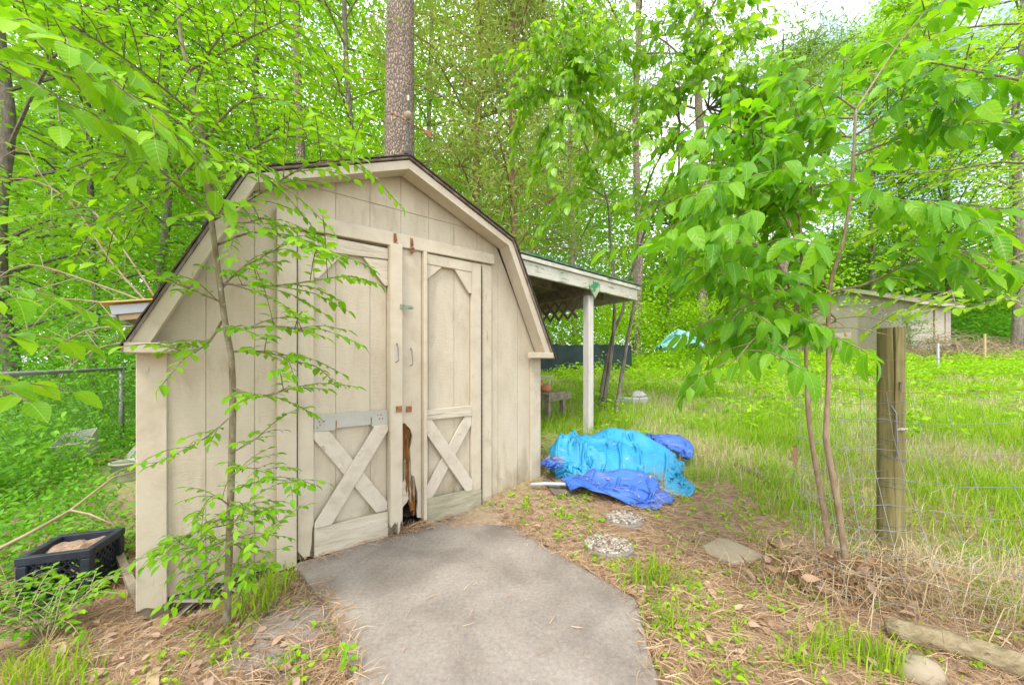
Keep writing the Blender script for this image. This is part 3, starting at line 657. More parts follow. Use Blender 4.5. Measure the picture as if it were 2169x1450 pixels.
# ---------------------------------------------------------------- lean-to on the right of the shed
lean = thing('lean_to', 'weathered open lean-to with white post beside the shed', 'lean-to', shed_to_world(0, 0, 0), SRZ)
def lz(s): return 2.235-0.03*(s-2.5)
Y0 = 0.5
def sloped(x0, x1, dz0, dz1, y0, y1):
    return MB().prism([(x0, lz(x0)+dz0), (x1, lz(x1)+dz0), (x1, lz(x1)+dz1), (x0, lz(x0)+dz1)], y0, y1)
sloped(2.1, 4.76, 0.012, 0.03, Y0-0.09, 2.75).build('roof', M['shingle_green'], lean)
sloped(2.1, 4.72, -0.012, 0.011, Y0-0.06, 2.7).build('roof_deck', M['old_ply'], lean)
sloped(2.1, 4.74, -0.045, -0.002, Y0-0.085, Y0-0.0615).build('drip_trim', M['old_white'], lean, bevel=0.002)
sloped(2.1, 4.70, -0.185, -0.0455, Y0-0.06, Y0-0.022).build('front_fascia', M['old_white'], lean, bevel=0.003)
MB().prism([(4.665, lz(4.7)-0.185), (4.70, lz(4.7)-0.185), (4.70, lz(4.7)-0.013), (4.665, lz(4.7)-0.013)], Y0-0.021, 2.7).build('eave_fascia', M['old_white'], lean, bevel=0.003)
MB().box(3.755, 3.845, Y0-0.02, 2.6, 1.955, 2.10).build('beam', M['old_wood'], lean, bevel=0.003)
for y in (1.0, 1.6, 2.2, 2.65):
    sloped(2.55, 4.66, -0.11, -0.013, y-0.02, y+0.02).build('rafter', M['old_wood'], lean)
MB().bar((2.55, 0.9, 2.06), (3.3, 0.75, 2.14), 0.02, 0.06).build('brace', M['old_wood'], lean)
MB().box(3.755, 3.845, Y0-0.018, Y0+0.072, 0.1, 1.953).build('post', M['post_white'], lean, bevel=0.004)
MB().box(3.755, 3.845, 2.5, 2.59, 0.3, 1.953).build('post', M['post_white'], lean, bevel=0.004)
def heart(w, h):
    pts = []
    for k in range(24):
        a = 2*math.pi*k/24; x = 16*math.sin(a)**3; z = 13*math.cos(a)-5*math.cos(2*a)-2*math.cos(3*a)-math.cos(4*a)
        pts.append((x/32*w, z/29*h))
    return pts
MB().prism([(3.80+x, 2.03+z) for x, z in heart(0.19, 0.23)][::-1], Y0-0.08, Y0-0.0615).build('heart_ornament', M['heart'], lean, bevel=0.002)
hh = MB(); hh.add([(4.7015, Y0+0.08+x, 2.08+z) for x, z in heart(0.16, 0.19)]+[(4.72, Y0+0.08+x, 2.08+z) for x, z in heart(0.16, 0.19)],
                  [tuple(range(24)), tuple(range(47, 23, -1))]+[((k+1) % 24, k, k+24, (k+1) % 24+24) for k in range(24)])
hh.build('heart_ornament', M['heart'], lean)
for k in range(12):
    for sgn, xo in ((1, 0.0), (-1, 0.009)):
        y = 0.62+k*0.16; a, b = (3.79+xo, y, 1.945), (3.79+xo, y+sgn*0.24, 1.70)
        if 0.55 < b[1] < 2.5: MB().bar(a, b, 0.035, 0.007, (1, 0, 0)).build('lattice_slat', M['lattice_brown'], lean)

# a second roof edge sticking out on the left side of the shed
aw = thing('side_awning', 'small side awning with yellowed corrugated roof left of the shed', 'awning', shed_to_world(0, 0, 0), SRZ)
def shed_local(p):
    dx, dy = p.x-SA.x, p.y-SA.y
    return Vector((SU[0]*dx+SU[1]*dy, -SU[1]*dx+SU[0]*dy, p.z))
e0 = Vector((-0.5, 2.44, 1.645)); e1 = Vector((0.12, 2.44, 1.775))   # front edge, running out from the shed wall
cor = MB(); nn = 40; vs = []
for i in range(nn+1):
    y = e0.y-0.06+1.9*i/nn
    for q in (e0, e1):
        z = q.z+0.03+0.012*math.sin(i*2*math.pi/3.2)
        vs.append((q.x-(0.06 if q is e0 else 0), y, z)); 
cor.add(vs, [(2*i, 2*i+1, 2*i+3, 2*i+2) for i in range(nn)])
oc = cor.build('corrugated_sheet', M['corrugated'], aw, smooth=True)
md = oc.modifiers.new('thick', 'SOLIDIFY'); md.thickness = 0.012
MB().bar((e0.x, e0.y, e0.z-0.03), (e1.x, e1.y, e1.z-0.03), 0.02, 0.085).build('fascia_board', M['blue_white'], aw, bevel=0.002)
MB().bar((e0.x+0.05, e0.y+0.03, e0.z-0.095), (e1.x, e1.y+0.03, e1.z-0.09), 0.035, 0.05).build('front_rafter', M['raw_pine'], aw, bevel=0.002)
MB().box(e0.x, e0.x+0.03, e0.y+0.02, e0.y+1.8, e0.z-0.09, e0.z+0.0).build('gutter_board', M['blue_white'], aw, bevel=0.002)
for y in (3.1, 3.9): MB().bar((e0.x+0.05, y, e0.z-0.06), (e1.x, y, e1.z-0.06), 0.035, 0.07).build('rafter', M['raw_pine'], aw)

# ---------------------------------------------------------------- leaf and blade meshes
def tri_mesh(name, V, F, rnd, mat, parent=None, base=None, kind=None, smooth=True):
    me = bpy.data.meshes.new(name)
    nv, nf = len(V), len(F)
    me.vertices.add(nv); me.vertices.foreach_set('co', np.ascontiguousarray(V, np.float32).ravel())
    me.loops.add(nf*3); me.loops.foreach_set('vertex_index', np.ascontiguousarray(F, np.int32).ravel())
    me.polygons.add(nf); me.polygons.foreach_set('loop_start', np.arange(nf, dtype=np.int32)*3)
    me.polygons.foreach_set('use_smooth', np.full(nf, smooth))
    a = me.attributes.new('rnd', 'FLOAT', 'FACE'); a.data.foreach_set('value', np.ascontiguousarray(rnd, np.float32))
    me.materials.append(mat); me.update(); me.validate()
    o = bpy.data.objects.new(name, me); link(o, parent, base)
    if kind: o['kind'] = kind
    return o

# templates: columns are (along, across, up) for a leaf of length 1
T_FAR = (np.array([(0, 0, 0), (0.45, -0.27, 0.05), (1, 0, -0.05), (0.45, 0.27, 0.05)]), np.array([(0, 1, 2), (0, 2, 3)]))
T_MID = (np.array([(0, 0, 0), (0.3, -0.24, 0.05), (0.3, 0, -0.01), (0.3, 0.24, 0.05), (0.65, -0.2, 0.02), (0.65, 0, -0.05), (0.65, 0.2, 0.02), (1, 0, -0.16)]),
         np.array([(0, 1, 2), (0, 2, 3), (1, 4, 5), (1, 5, 2), (2, 5, 6), (2, 6, 3), (4, 7, 5), (5, 7, 6)]))
T_NARROW = (np.array([(0, 0, 0), (0.5, -0.09, 0.02), (1, 0, 0), (0.5, 0.09, 0.02)]), np.array([(0, 1, 2), (0, 2, 3)]))

def unit(a): return a/np.maximum(np.linalg.norm(a, axis=-1, keepdims=True), 1e-9)
def leaf_mesh(name, P, T, Nn, Ln, tmpl, mat, parent=None, base=None, kind=None, rnd=None):
    P, T, Nn, Ln = map(np.asarray, (P, T, Nn, Ln))
    T = unit(T); B = unit(np.cross(Nn, T)); Nn = np.cross(T, B)
    tv, tf = tmpl; k = len(tv)
    V = P[:, None]+Ln[:, None, None]*(T[:, None]*tv[None, :, 0:1]+B[:, None]*tv[None, :, 1:2]+Nn[:, None]*tv[None, :, 2:3])
    F = tf[None]+(np.arange(len(P))*k)[:, None, None]
    if rnd is None: rnd = RNG.random(len(P))
    return tri_mesh(name, V.reshape(-1, 3), F.reshape(-1, 3), np.repeat(rnd, len(tf)), mat, parent, base, kind)

def in_view(P, m=1.18):
    return (P[:, 1] > 0.3) & (np.abs(P[:, 0]) < (1.39*m)*P[:, 1]+0.3) & (P[:, 2] < CAMH+1.0*m*P[:, 1]+0.4)

def rand_leaf_dirs(n, up=0.7, rng=RNG):
    """leaf axis and face normal: mostly lying flat, some turned and hanging"""
    az = rng.random(n)*2*np.pi
    T = np.stack([np.cos(az), np.sin(az), rng.normal(-0.35, 0.45, n)], -1)
    Nn = np.stack([rng.normal(0, 1-up*0.55, n), rng.normal(0, 1-up*0.55, n), np.full(n, 0.9)], -1)
    return T, Nn

def blades(name, P, h, lean, wid, mat, parent=None, base=None, kind='stuff', rng=RNG):
    """grass blades: two segments and a tip, bending outward"""
    n = len(P); az = rng.random(n)*2*np.pi
    D = np.stack([np.cos(az), np.sin(az), np.zeros(n)], -1); S = np.stack([-np.sin(az+0.5), np.cos(az+0.5), np.zeros(n)], -1)
    Z = np.array([0, 0, 1.0])
    h = np.asarray(h)[:, None]; lean = np.asarray(lean)[:, None]; w = np.asarray(wid)[:, None]
    p1 = P+Z*h*0.55+D*h*lean*0.25; p2 = P+Z*h*(1-0.25*lean)+D*h*lean*0.9
    V = np.stack([P-S*w, P+S*w, p1-S*w*0.8, p1+S*w*0.8, p2], 1).reshape(-1, 3)
    tf = np.array([(0, 1, 3), (0, 3, 2), (2, 3, 4)])
    F = (tf[None]+(np.arange(n)*5)[:, None, None]).reshape(-1, 3)
    return tri_mesh(name, V, F, np.repeat(rng.random(n), 3), mat, parent, base, kind)

def big_leaf(name, ratio, droop, fold, mat, seed, wave=0.02):
    """a single modelled leaf with midrib fold, drooping tip and wavy edge"""
    ts = [0, 0.06, 0.16, 0.32, 0.5, 0.68, 0.84, 0.94, 1.0]; ws = [0.015, 0.02, 0.62, 0.95, 1.0, 0.86, 0.52, 0.2, 0.0]
    r = random.Random(seed); vs, fs = [], []
    for t, w in zip(ts, ws):
        hw = w*ratio/2; zc = -droop*t*t
        for k, q in enumerate((-1, -0.5, 0, 0.5, 1)):
            vs.append((t*(1-0.1*droop*t), q*hw, zc+abs(q)*hw*fold+(wave*(r.random()-0.5) if abs(q) == 1 else 0)))
    for i in range(len(ts)-1):
        for k in range(4): fs.append((i*5+k, (i+1)*5+k, (i+1)*5+k+1, i*5+k+1))
    me = bpy.data.meshes.new(name); me.from_pydata(vs, [], fs); me.polygons.foreach_set('use_smooth', [True]*len(fs))
    me.materials.append(mat); me.update(); return me

def place_leaf(me, p, t, n, L_, parent, base):
    t = Vector(t).normalized(); n = Vector(n); b = n.cross(t)
    if b.length < 1e-4: b = Vector((1, 0, 0)).cross(t)
    b.normalize(); n = t.cross(b)
    o = bpy.data.objects.new('leaf', me)
    m = Matrix(((t.x, b.x, n.x, p[0]-base[0]), (t.y, b.y, n.y, p[1]-base[1]), (t.z, b.z, n.z, p[2]-base[2]), (0, 0, 0, 1)))
    COL.objects.link(o); o.parent = parent
    o.matrix_basis = m @ Matrix.Scale(L_, 4)
    return o

# ---------------------------------------------------------------- draped tarpaulins
def heap(name, c, rx, ry, hgt, mat, parent=None, base=None, seed=1, folds=9, amp=0.05, rot=0.0, peak=(0, 0), power=2.2, nr=44, na=150, edge=0.06, ridge=None, lift=0.0, bumps=3):
    r = np.random.default_rng(seed)
    R_, A_ = np.meshgrid(np.linspace(0.0, 1, nr), np.linspace(0, 2*np.pi, na, endpoint=False), indexing='ij')
    ph = r.random(12)*6.28
    edge_r = 1+0.10*np.sin(2*A_+ph[0])+0.07*np.sin(5*A_+ph[1])+0.04*np.sin(11*A_+ph[2])
    u = R_*edge_r*np.cos(A_); v = R_*edge_r*np.sin(A_)
    x = u*rx; y = v*ry
    prof = np.clip(1-R_**power, 0, 1)
    z = hgt*prof
    for _ in range(bumps):
        bx, by, bs = r.normal(0, 0.4), r.normal(0, 0.4), 0.18+0.15*r.random()
        z += hgt*0.22*r.normal(0.3, 0.7)*np.exp(-((u-bx)**2+(v-by)**2)/bs**2)*prof**0.3
    # gathered folds fanning out from the peak
    A2 = np.arctan2(v-peak[1], u-peak[0]); R2 = np.hypot(u-peak[0], v-peak[1])
    wob = 0.5*np.sin(3*R2+ph[4])+0.35*np.sin(7*R2+2*A2+ph[5])
    for f, a_ in ((folds, 1.0), (folds*2.3, 0.45), (folds*4.1, 0.2)):
        s_ = np.sin(f*A2+wob*1.6+ph[6]+f); ridge_ = 1-np.abs(s_)
        z += amp*a_*(ridge_**1.6-0.35)*np.clip(R2*1.7, 0, 1)*(1-R_**8)
        x += 0.3*amp*a_*s_*np.clip(R2*1.5, 0, 1)*(1-R_**9)
    # cross creases
    for k in range(7):
        d = r.random()*3.14; q = (u*math.cos(d)+v*math.sin(d))*6+r.random()*6
        z += amp*0.28*(1-np.abs(np.sin(q+0.8*np.sin(q*0.7+v*3))))**2*(1-R_**8)
    z += 0.006*r.random(z.shape)*(R_ > 0.1)
    ca, sa = math.cos(rot), math.sin(rot)
    X = c[0]+ca*x-sa*y; Y = c[1]+sa*x+ca*y
    Z = gz(X, Y)+lift+np.maximum(z, 0)+0.012+edge*0.2*(1-R_)
    Z[0, :] = Z[0, :].mean()
    V = np.stack([X, Y, Z], -1).reshape(-1, 3); i = np.arange(nr*na).reshape(nr, na)
    Fq = np.stack([i[:-1], np.roll(i[:-1], -1, 1), np.roll(i[1:], -1, 1), i[1:]], -1).reshape(-1, 4)
    me = bpy.data.meshes.new(name); me.from_pydata(V.tolist(), [], Fq.tolist()); me.materials.append(mat)
    me.polygons.foreach_set('use_smooth', [True]*len(Fq)); me.update()
    o = bpy.data.objects.new(name, me); link(o, parent, base)
    md = o.modifiers.new('thick', 'SOLIDIFY'); md.thickness = 0.006; md.offset = 1
    return o

def cloth(name, c, rx, ry, col, slack, mat, seed, n=(72, 52), rot=0.0, steps=90, iters=7, noise_z=0.05, sm=5):
    """a slack sheet let fall on a collider height: distance constraints make it buckle into folds"""
    rg = np.random.default_rng(seed); nu, nv = n
    U, Vv = np.meshgrid(np.linspace(-1, 1, nu), np.linspace(-1, 1, nv), indexing='ij')
    ca, sa = math.cos(rot), math.sin(rot)
    # rounded, uneven outline
    q = np.sqrt(np.clip(1-0.42*Vv**2, 0, 1)); q2 = np.sqrt(np.clip(1-0.42*U**2, 0, 1))
    x = U*rx*q*(1+0.06*np.sin(5*Vv+seed)); y = Vv*ry*q2*(1+0.08*np.sin(4*U+seed*2))
    X = np.stack([c[0]+ca*x-sa*y, c[1]+sa*x+ca*y, np.zeros_like(x)], -1)
    lu = np.linalg.norm(np.diff(X, axis=0), axis=-1)*slack[0]; lv = np.linalg.norm(np.diff(X, axis=1), axis=-1)*slack[1]
    ld1 = np.sqrt(lu[:, :-1]**2+lv[:-1]**2)
    low = rg.normal(0, 1, (nu, nv))
    for _ in range(sm): low = (low+np.roll(low, 1, 0)+np.roll(low, -1, 0)+np.roll(low, 1, 1)+np.roll(low, -1, 1))/5
    low /= low.std()
    X[..., 2] = gz(X[..., 0], X[..., 1])+col(X[..., 0], X[..., 1])+0.06+noise_z*low
    O = X.copy()
    def con(a, b, L0, k):
        d = X[b]-X[a]; l = np.maximum(np.linalg.norm(d, axis=-1), 1e-6); w = (0.5*k*(l-L0)/l)[..., None]*d
        X[a] += w; X[b] -= w
    S = slice
    for st in range(steps):
        vel = (X-O)*0.93; O = X.copy(); X = X+vel; X[..., 2] -= 0.0016
        for it in range(iters):
            for o_ in (0, 1):
                m = (nu-1-o_+1)//2; con((S(o_, nu-1, 2), S(None)), (S(o_+1, nu, 2), S(None)), lu[o_::2], 0.9)
                con((S(None), S(o_, nv-1, 2)), (S(None), S(o_+1, nv, 2)), lv[:, o_::2], 0.9)
            for ou in (0, 1):
                con((S(ou, nu-1, 2), S(0, nv-1)), (S(ou+1, nu, 2), S(1, nv)), ld1[ou::2], 0.35)
                con((S(ou, nu-1, 2), S(1, nv)), (S(ou+1, nu, 2), S(0, nv-1)), ld1[ou::2], 0.35)
            g = gz(X[..., 0], X[..., 1])+np.maximum(col(X[..., 0], X[..., 1]), 0)+0.024
            hit = X[..., 2] < g
            X[..., 2] = np.where(hit, g, X[..., 2])
        # friction where it touches
        for a in (0, 1): O[..., a] = np.where(hit, X[..., a]-0.2*(X[..., a]-O[..., a]), O[..., a])
    i = np.arange(nu*nv).reshape(nu, nv); Fq = np.stack([i[:-1, :-1], i[1:, :-1], i[1:, 1:], i[:-1, 1:]], -1).reshape(-1, 4)
    me = bpy.data.meshes.new(name); me.from_pydata(X.reshape(-1, 3).tolist(), [], Fq.tolist()); me.materials.append(mat)
    me.polygons.foreach_set('use_smooth', [True]*len(Fq)); me.update()
    o = bpy.data.objects.new(name, me); COL.objects.link(o)
    es_ = o.modifiers.new('creases', 'EDGE_SPLIT'); es_.split_angle = math.radians(24)
    md = o.modifiers.new('thick', 'SOLIDIFY'); md.thickness = 0.003; md.offset = 1
    return o
def mound(cx, cy, rx, ry, h, p=4, extra=(), fold=None):
    def f(x, y):
        r = np.sqrt(((x-cx)/rx)**2+((y-cy)/ry)**2); z = h*np.clip(1-r**p, 0, 1)**0.6
        if fold:                        # gathered ridges running down the heap
            fx, fy, ff, fa = fold; A2 = np.arctan2(y-fy, x-fx); R2 = np.hypot(x-fx, y-fy)
            s_ = np.abs(np.sin(ff*A2+0.9*np.sin(5*R2)+0.6*np.sin(11*R2+3*A2))); z = z+fa*(1-s_)**1.5*np.clip(1.1-r**4, 0, 1)*(0.6+0.4*np.sin(3.1*ff*A2/7+2))
        for ex, ey, es, eh in extra: z = np.maximum(z, 0)+eh*np.exp(-((x-ex)**2+(y-ey)**2)/es**2)*(r < 1.15)
        return z
    return f
tag(cloth('tarp', (0.95, 3.36), 0.72, 0.46, mound(0.93, 3.42, 0.62, 0.34, 0.24, 4, ((0.5, 3.45, 0.15, 0.05), (0.95, 3.5, 0.12, 0.07), (1.2, 3.45, 0.12, 0.06)), fold=(0.55, 3.9, 9, 0.13)), (1.3, 1.22), M['cyan'], 4, n=(84, 58), rot=-0.15, noise_z=0.05, iters=9),
    'large crumpled bright cyan tarp heaped beside the shed', 'tarp')
tag(cloth('tarp', (0.80, 2.98), 0.46, 0.20, mound(0.78, 2.98, 0.44, 0.19, 0.08, 4, fold=(-0.6, 3.5, 13, 0.11)), (1.12, 1.4), M['blue'], 9, n=(64, 36), rot=-0.32, noise_z=0.04),
    'royal blue vinyl sheet folded in front of the cyan tarp', 'tarp')
tag(cloth('tarp', (1.58, 3.72), 0.32, 0.25, mound(1.56, 3.74, 0.26, 0.2, 0.19, 4), (1.25, 1.4), M['blue'], 15, n=(26, 20), noise_z=0.06),
    'faded blue vinyl bundle behind the cyan tarp', 'tarp')
tag(cloth('tarp', (0.36, 3.16), 0.17, 0.14, mound(0.36, 3.18, 0.12, 0.1, 0.17, 4), (1.25, 1.45), M['blue'], 21, n=(18, 16), noise_z=0.05),
    'blue vinyl fold peeking out at the shed corner', 'tarp')
tag(heap('tarp_scrap', (1.17, 2.87), 0.10, 0.055, 0.055, M['blue'], seed=31, folds=2, amp=0.01, power=2, na=40, nr=14, bumps=0),
    'small rounded blue vinyl flap at the front edge of the heap', 'tarp')
tag(cloth('tarp', (4.6, 9.95), 1.0, 0.7, mound(4.55, 10.0, 0.88, 0.6, 0.95, 1.25, fold=(4.4, 10.2, 3, 0.2)), (1.06, 1.06), M['teal'], 12, n=(30, 24), noise_z=0.06),
    'pale teal tarp draped over a pile far out in the grass', 'tarp')
# straw and dead leaves lying on the tarps
from mathutils.bvhtree import BVHTree
LITTER_ON = []
for o in [q for q in COL.objects if q.name.startswith('tarp') and q.location.length < 0.01 and q.data.vertices[0].co.y < 5]:
    bv = BVHTree.FromPolygons([v.co.copy() for v in o.data.vertices], [tuple(p.vertices) for p in o.data.polygons])
    xs = [v.co.x for v in o.data.vertices]; ys = [v.co.y for v in o.data.vertices]
    for _ in range(140):
        x, y = random.Random(_*7+len(LITTER_ON)).uniform(min(xs), max(xs)), random.Random(_*13+5+len(LITTER_ON)).uniform(min(ys), max(ys))
        h = bv.ray_cast(Vector((x, y, 3)), Vector((0, 0, -1)))
        if h[0] is not None: LITTER_ON.append((x, y, h[0].z+0.008))
# pipe and boards sticking out from under the heap
p0, p1 = at(1125, 982, 3.05), at(1225, 965, 2.98); p0.z = float(gz(p0.x, p0.y))+0.05; p1.z = float(gz(p1.x, p1.y))+0.075
o = MB().tube([p0+Vector((0.0, 0.0, -0.01)), p0+(p1-p0)*0.3, p1, p1+Vector((0.2, -0.02, 0.0))], 0.014, 12).build('plastic_pipe', M['blue_white'], smooth=True); tag(o, 'pale plastic pipe sticking out under the blue tarps', 'pipe')
def slabboard(name, pts, th, mat, label, tilt=0.0):
    vs = [ground(*p) for p in pts]
    n = len(vs); up = Vector((0, 0, th))
    b = [v+Vector((0, 0, 0.02+tilt*k)) for k, v in enumerate(vs)]; t = [v+up for v in b]
    o = MB().add(b+t, [tuple(range(n)), tuple(range(2*n-1, n-1, -1))]+[((i+1) % n, i, i+n, (i+1) % n+n) for i in range(n)]).build(name, M[mat]); tag(o, label, 'board'); return o
slabboard('cardboard_sheet', [(1158, 1012), (1190, 1042), (1268, 1030), (1240, 1002)], 0.012, 'cardboard', 'flat brown board under the front of the blue vinyl', 0.012)
slabboard('grey_sheet', [(1150, 1022), (1172, 1052), (1225, 1056), (1180, 1020)], 0.006, 'grey_board', 'dark grey felt sheet under the brown board')

# ---------------------------------------------------------------- stepping stones
def agg_stone(px, py, rx, ry, label, seed, rot=0.0):
    c = ground(px, py); r = random.Random(seed)
    t = thing('stepping_stone', label, 'stone', c, group='pebbled stepping stones')
    prof = []
    mb = MB(); n = 28; vs = []
    ks = [1+0.05*math.sin(2*2*math.pi*k/n+seed)+0.04*r.random() for k in range(n)]
    for q, z in ((1.0, -0.03), (1.0, 0.012), (0.95, 0.022), (0.02, 0.026)):
        for k in range(n):
            a = 2*math.pi*k/n; vs.append((c.x+rx*ks[k]*q*math.cos(a+rot), c.y+ry*ks[k]*q*math.sin(a+rot), c.z+z))
    mb.add(vs, [(i*n+k, i*n+(k+1) % n, (i+1)*n+(k+1) % n, (i+1)*n+k) for i in range(3) for k in range(n)]+[tuple(3*n+k for k in range(n))])
    mb.build('cement_disc', M['stone_base'], t, c)
    rg = np.random.default_rng(seed); m = 520
    rr_ = np.sqrt(rg.random(m))*0.95; aa = rg.random(m)*6.28
    P = np.stack([c.x+rx*rr_*np.cos(aa), c.y+ry*rr_*np.sin(aa), np.full(m, c.z+0.024)], -1)
    S = 0.006+0.006*rg.random(m)
    oc = np.array([(1, 0, 0), (0, 1, 0), (-1, 0, 0), (0, -1, 0), (0.5, 0.5, 0.55), (-0.5, 0.5, 0.55), (-0.5, -0.5, 0.55), (0.5, -0.5, 0.55)], float)
    of = np.array([(0, 1, 4), (1, 2, 5), (2, 3, 6), (3, 0, 7), (0, 4, 7), (1, 5, 4), (2, 6, 5), (3, 7, 6), (4, 5, 6), (4, 6, 7)])
    az = rg.random(m)*6.28; el = 0.7+0.5*rg.random(m)
    rot2 = np.stack([np.stack([np.cos(az)*el, -np.sin(az)], -1), np.stack([np.sin(az)*el, np.cos(az)], -1)], 1)
    xy = np.einsum('nij,kj->nki', rot2, oc[:, :2]); V = np.concatenate([xy, np.repeat(oc[None, :, 2:3], m, 0)], -1)*S[:, None, None]+P[:, None]
    F = of[None]+(np.arange(m)*8)[:, None, None]
    tri_mesh('pebbles', V.reshape(-1, 3), F.reshape(-1, 3), np.repeat(rg.random(m), len(of)), M['pebble'], t, c, kind='stuff')
agg_stone(1288, 1160, 0.145, 0.135, 'round pebbled stepping stone nearest to the slab', 3)
agg_stone(1322, 1103, 0.135, 0.12, 'round pebbled stepping stone half sunk nearer the blue tarps', 5)
vs = [ground(*p) for p in ((1488, 1165), (1522, 1148), (1560, 1158), (1625, 1190), (1560, 1205), (1500, 1182))]
n = len(vs)
o = MB().add([v+Vector((0, 0, -0.03)) for v in vs]+[v+Vector((0, 0, 0.032)) for v in vs], [tuple(range(n-1, -1, -1)), tuple(range(n, 2*n))]+[(i, (i+1) % n, (i+1) % n+n, i+n) for i in range(n)]).build('flagstone', M['stone'], bevel=0.006)
for p in o.data.polygons: pass
tag(o, 'flat tan flagstone in the litter left of the saplings', 'stone')
c = ground(1950, 1432)
o = MB().lathe([(0.02, -0.05), (0.075, -0.03), (0.085, 0.01), (0.06, 0.05), (0.015, 0.07)], c, 12, 1.0, 0.75).build('rock', M['stone'], smooth=True); tag(o, 'tan rounded rock beside the fallen log', 'rock')
a, b = ground(1890, 1350), ground(2175, 1442)
d = (b-a).normalized(); pts = [a-d*0.02+Vector((0, 0, 0.03)), a+d*0.02+Vector((0, 0, 0.035)), (a+b)/2+Vector((0.0, 0.012, 0.04)), b+Vector((0, 0, 0.04)), b+d*0.6+Vector((0, 0, 0.04))]
o = MB().tube(pts, [0.035, 0.042, 0.046, 0.046, 0.046], 14).build('log', M['raw_pine'], smooth=True); o.data.materials[0] = M['stone']
o.data.materials[0] = surface('barkless_log', [(0.13, 0.1, 0.055), (0.27, 0.215, 0.125), (0.37, 0.31, 0.2)], scale=(5, 9, 14), nscale=3, rough=0.9, bump=0.9, wear=(0.1, 0.075, 0.04), wear_scale=(3, 8, 14), wear_n=3, wear_at=(0.6, 0.66)); tag(o, 'barkless pale log lying in the lower right corner', 'log')
# long half-buried pole edging the bed behind the saplings
a, b = ground(1560, 985), ground(1760, 1085)
o = MB().tube([a+Vector((0, 0, 0.0)), (a+b)/2+Vector((0, 0, 0.012)), b+Vector((0, 0, 0.0))], 0.028, 8).build('edging_pole', M['old_wood'], smooth=True); tag(o, 'half buried grey pole edging the grass behind the saplings', 'pole')

# ---------------------------------------------------------------- table and clay planter under the lean-to
tz = 0.775
tc_ = at(1162, 832, 4.9); tb = Vector((tc_.x, tc_.y, 0)); tb.z = float(gz(tb.x+0.2, tb.y+0.2))
TRZ = math.radians(53)
table = thing('side_table', 'small weathered wooden table under the lean-to', 'table', tb, TRZ)
ztop = tc_.z-tb.z
for k in range(4):
    MB().box(-0.03, 0.5, -0.03+k*0.135, -0.03+k*0.135+0.131, ztop-0.028, ztop).build('top_plank', M['old_wood'], table, bevel=0.003)
for x in (0.0, 0.40):
    for y in (0.0, 0.40):
        MB().box(x, x+0.065, y, y+0.065, -0.15, ztop-0.029).build('leg', M['old_wood'], table, bevel=0.003)
MB().box(-0.018, 0.62, -0.018, -0.001, ztop-0.115, ztop-0.029).build('apron', M['old_wood'], table, bevel=0.002)
MB().box(-0.018, -0.001, 0.0, 0.48, ztop-0.115, ztop-0.029).build('apron', M['old_wood'], table, bevel=0.002)
pb = Vector((tb.x, tb.y, tb.z))+Matrix.Rotation(TRZ, 3, 'Z') @ Vector((0.13, 0.13, ztop+0.001))
pl_ = thing('clay_planter', 'orange clay animal-shaped planter on the wooden table', 'planter', pb)
MB().lathe([(0.035, 0), (0.062, 0.02), (0.072, 0.055), (0.06, 0.09), (0.042, 0.108), (0.036, 0.10)], (0, 0, 0), 20, 1.15, 0.9).build('bowl', M['terracotta'], pl_, smooth=True)
MB().lathe([(0.005, -0.03), (0.028, -0.015), (0.032, 0.005), (0.022, 0.03), (0.005, 0.04)], (-0.062, -0.02, 0.10), 14).build('head', M['terracotta'], pl_, smooth=True)
MB().tube([(-0.05, -0.02, 0.11), (-0.045, -0.02, 0.15), (-0.035, -0.02, 0.18)], [0.016, 0.017, 0.005], 8).build('ear', M['terracotta'], pl_, smooth=True)
MB().tube([(-0.075, -0.02, 0.11), (-0.075, -0.02, 0.15), (-0.068, -0.02, 0.18)], [0.014, 0.015, 0.005], 8).build('ear', M['terracotta'], pl_, smooth=True)
# white rod lying on something behind the table
a, b = at(1100, 798, 5.6), at(1168, 797, 5.6)
o = MB().tube([a, b, b+Vector((0.02, 0.05, 0.012))], 0.012, 8).build('white_rail', M['white_plastic'], smooth=True); tag(o, 'thin white rail behind the clay planter', 'rail')
for q in (a, b): pass
rl = MB(); rl.tube([Vector((b.x-0.03, b.y, float(gz(b.x, b.y))-0.1)), Vector((b.x-0.03, b.y, b.z-0.01))], 0.012, 8); rl.build('rail_leg', M['white_plastic'], o)

# dark screen fence and pale stone out in the grass
sf = thing('screen_fence', 'dark green privacy screen fence seen through the lean-to', 'fence', (1.0, 9.4, float(gz(1.0, 9.4))))
n = 40; vs = []
for i in range(n+1):
    x = 0.3+2.75*i/n; y = 9.4+0.02*math.sin(i*0.9)
    g = float(gz(x, y)); vs += [(x, y, g-0.1), (x, y, g+0.72+0.012*math.sin(i*1.7))]
so = MB().add(vs, [(2*i, 2*i+2, 2*i+3, 2*i+1) for i in range(n)]).build('screen_cloth', M['screen'], sf, sf.location)
so.modifiers.new('thick', 'SOLIDIFY').thickness = 0.006
for x in (0.35, 1.25, 2.15, 3.02): MB().tube([(x, 9.44, float(gz(x, 9.4))-0.2), (x, 9.44, float(gz(x, 9.4))+0.78)], 0.02, 8).build('stake', M['rust'], sf, sf.location)
c = ground(1337, 850)
o = MB().flat([(c.x+q*0.3*math.cos(a)*1.0, c.y+q*0.13*math.sin(a)) for q, a in ((1, 0), (0.95, 0.7), (1, 1.5), (0.9, 2.3), (1, 3.1), (0.9, 4.0), (1, 4.7), (0.9, 5.5))], c.z-0.05, c.z+0.075).build('stone_slab', M['white_plastic'], bevel=0.02); tag(o, 'pale stone slab lying in the grass beyond the thin trunks', 'stone')
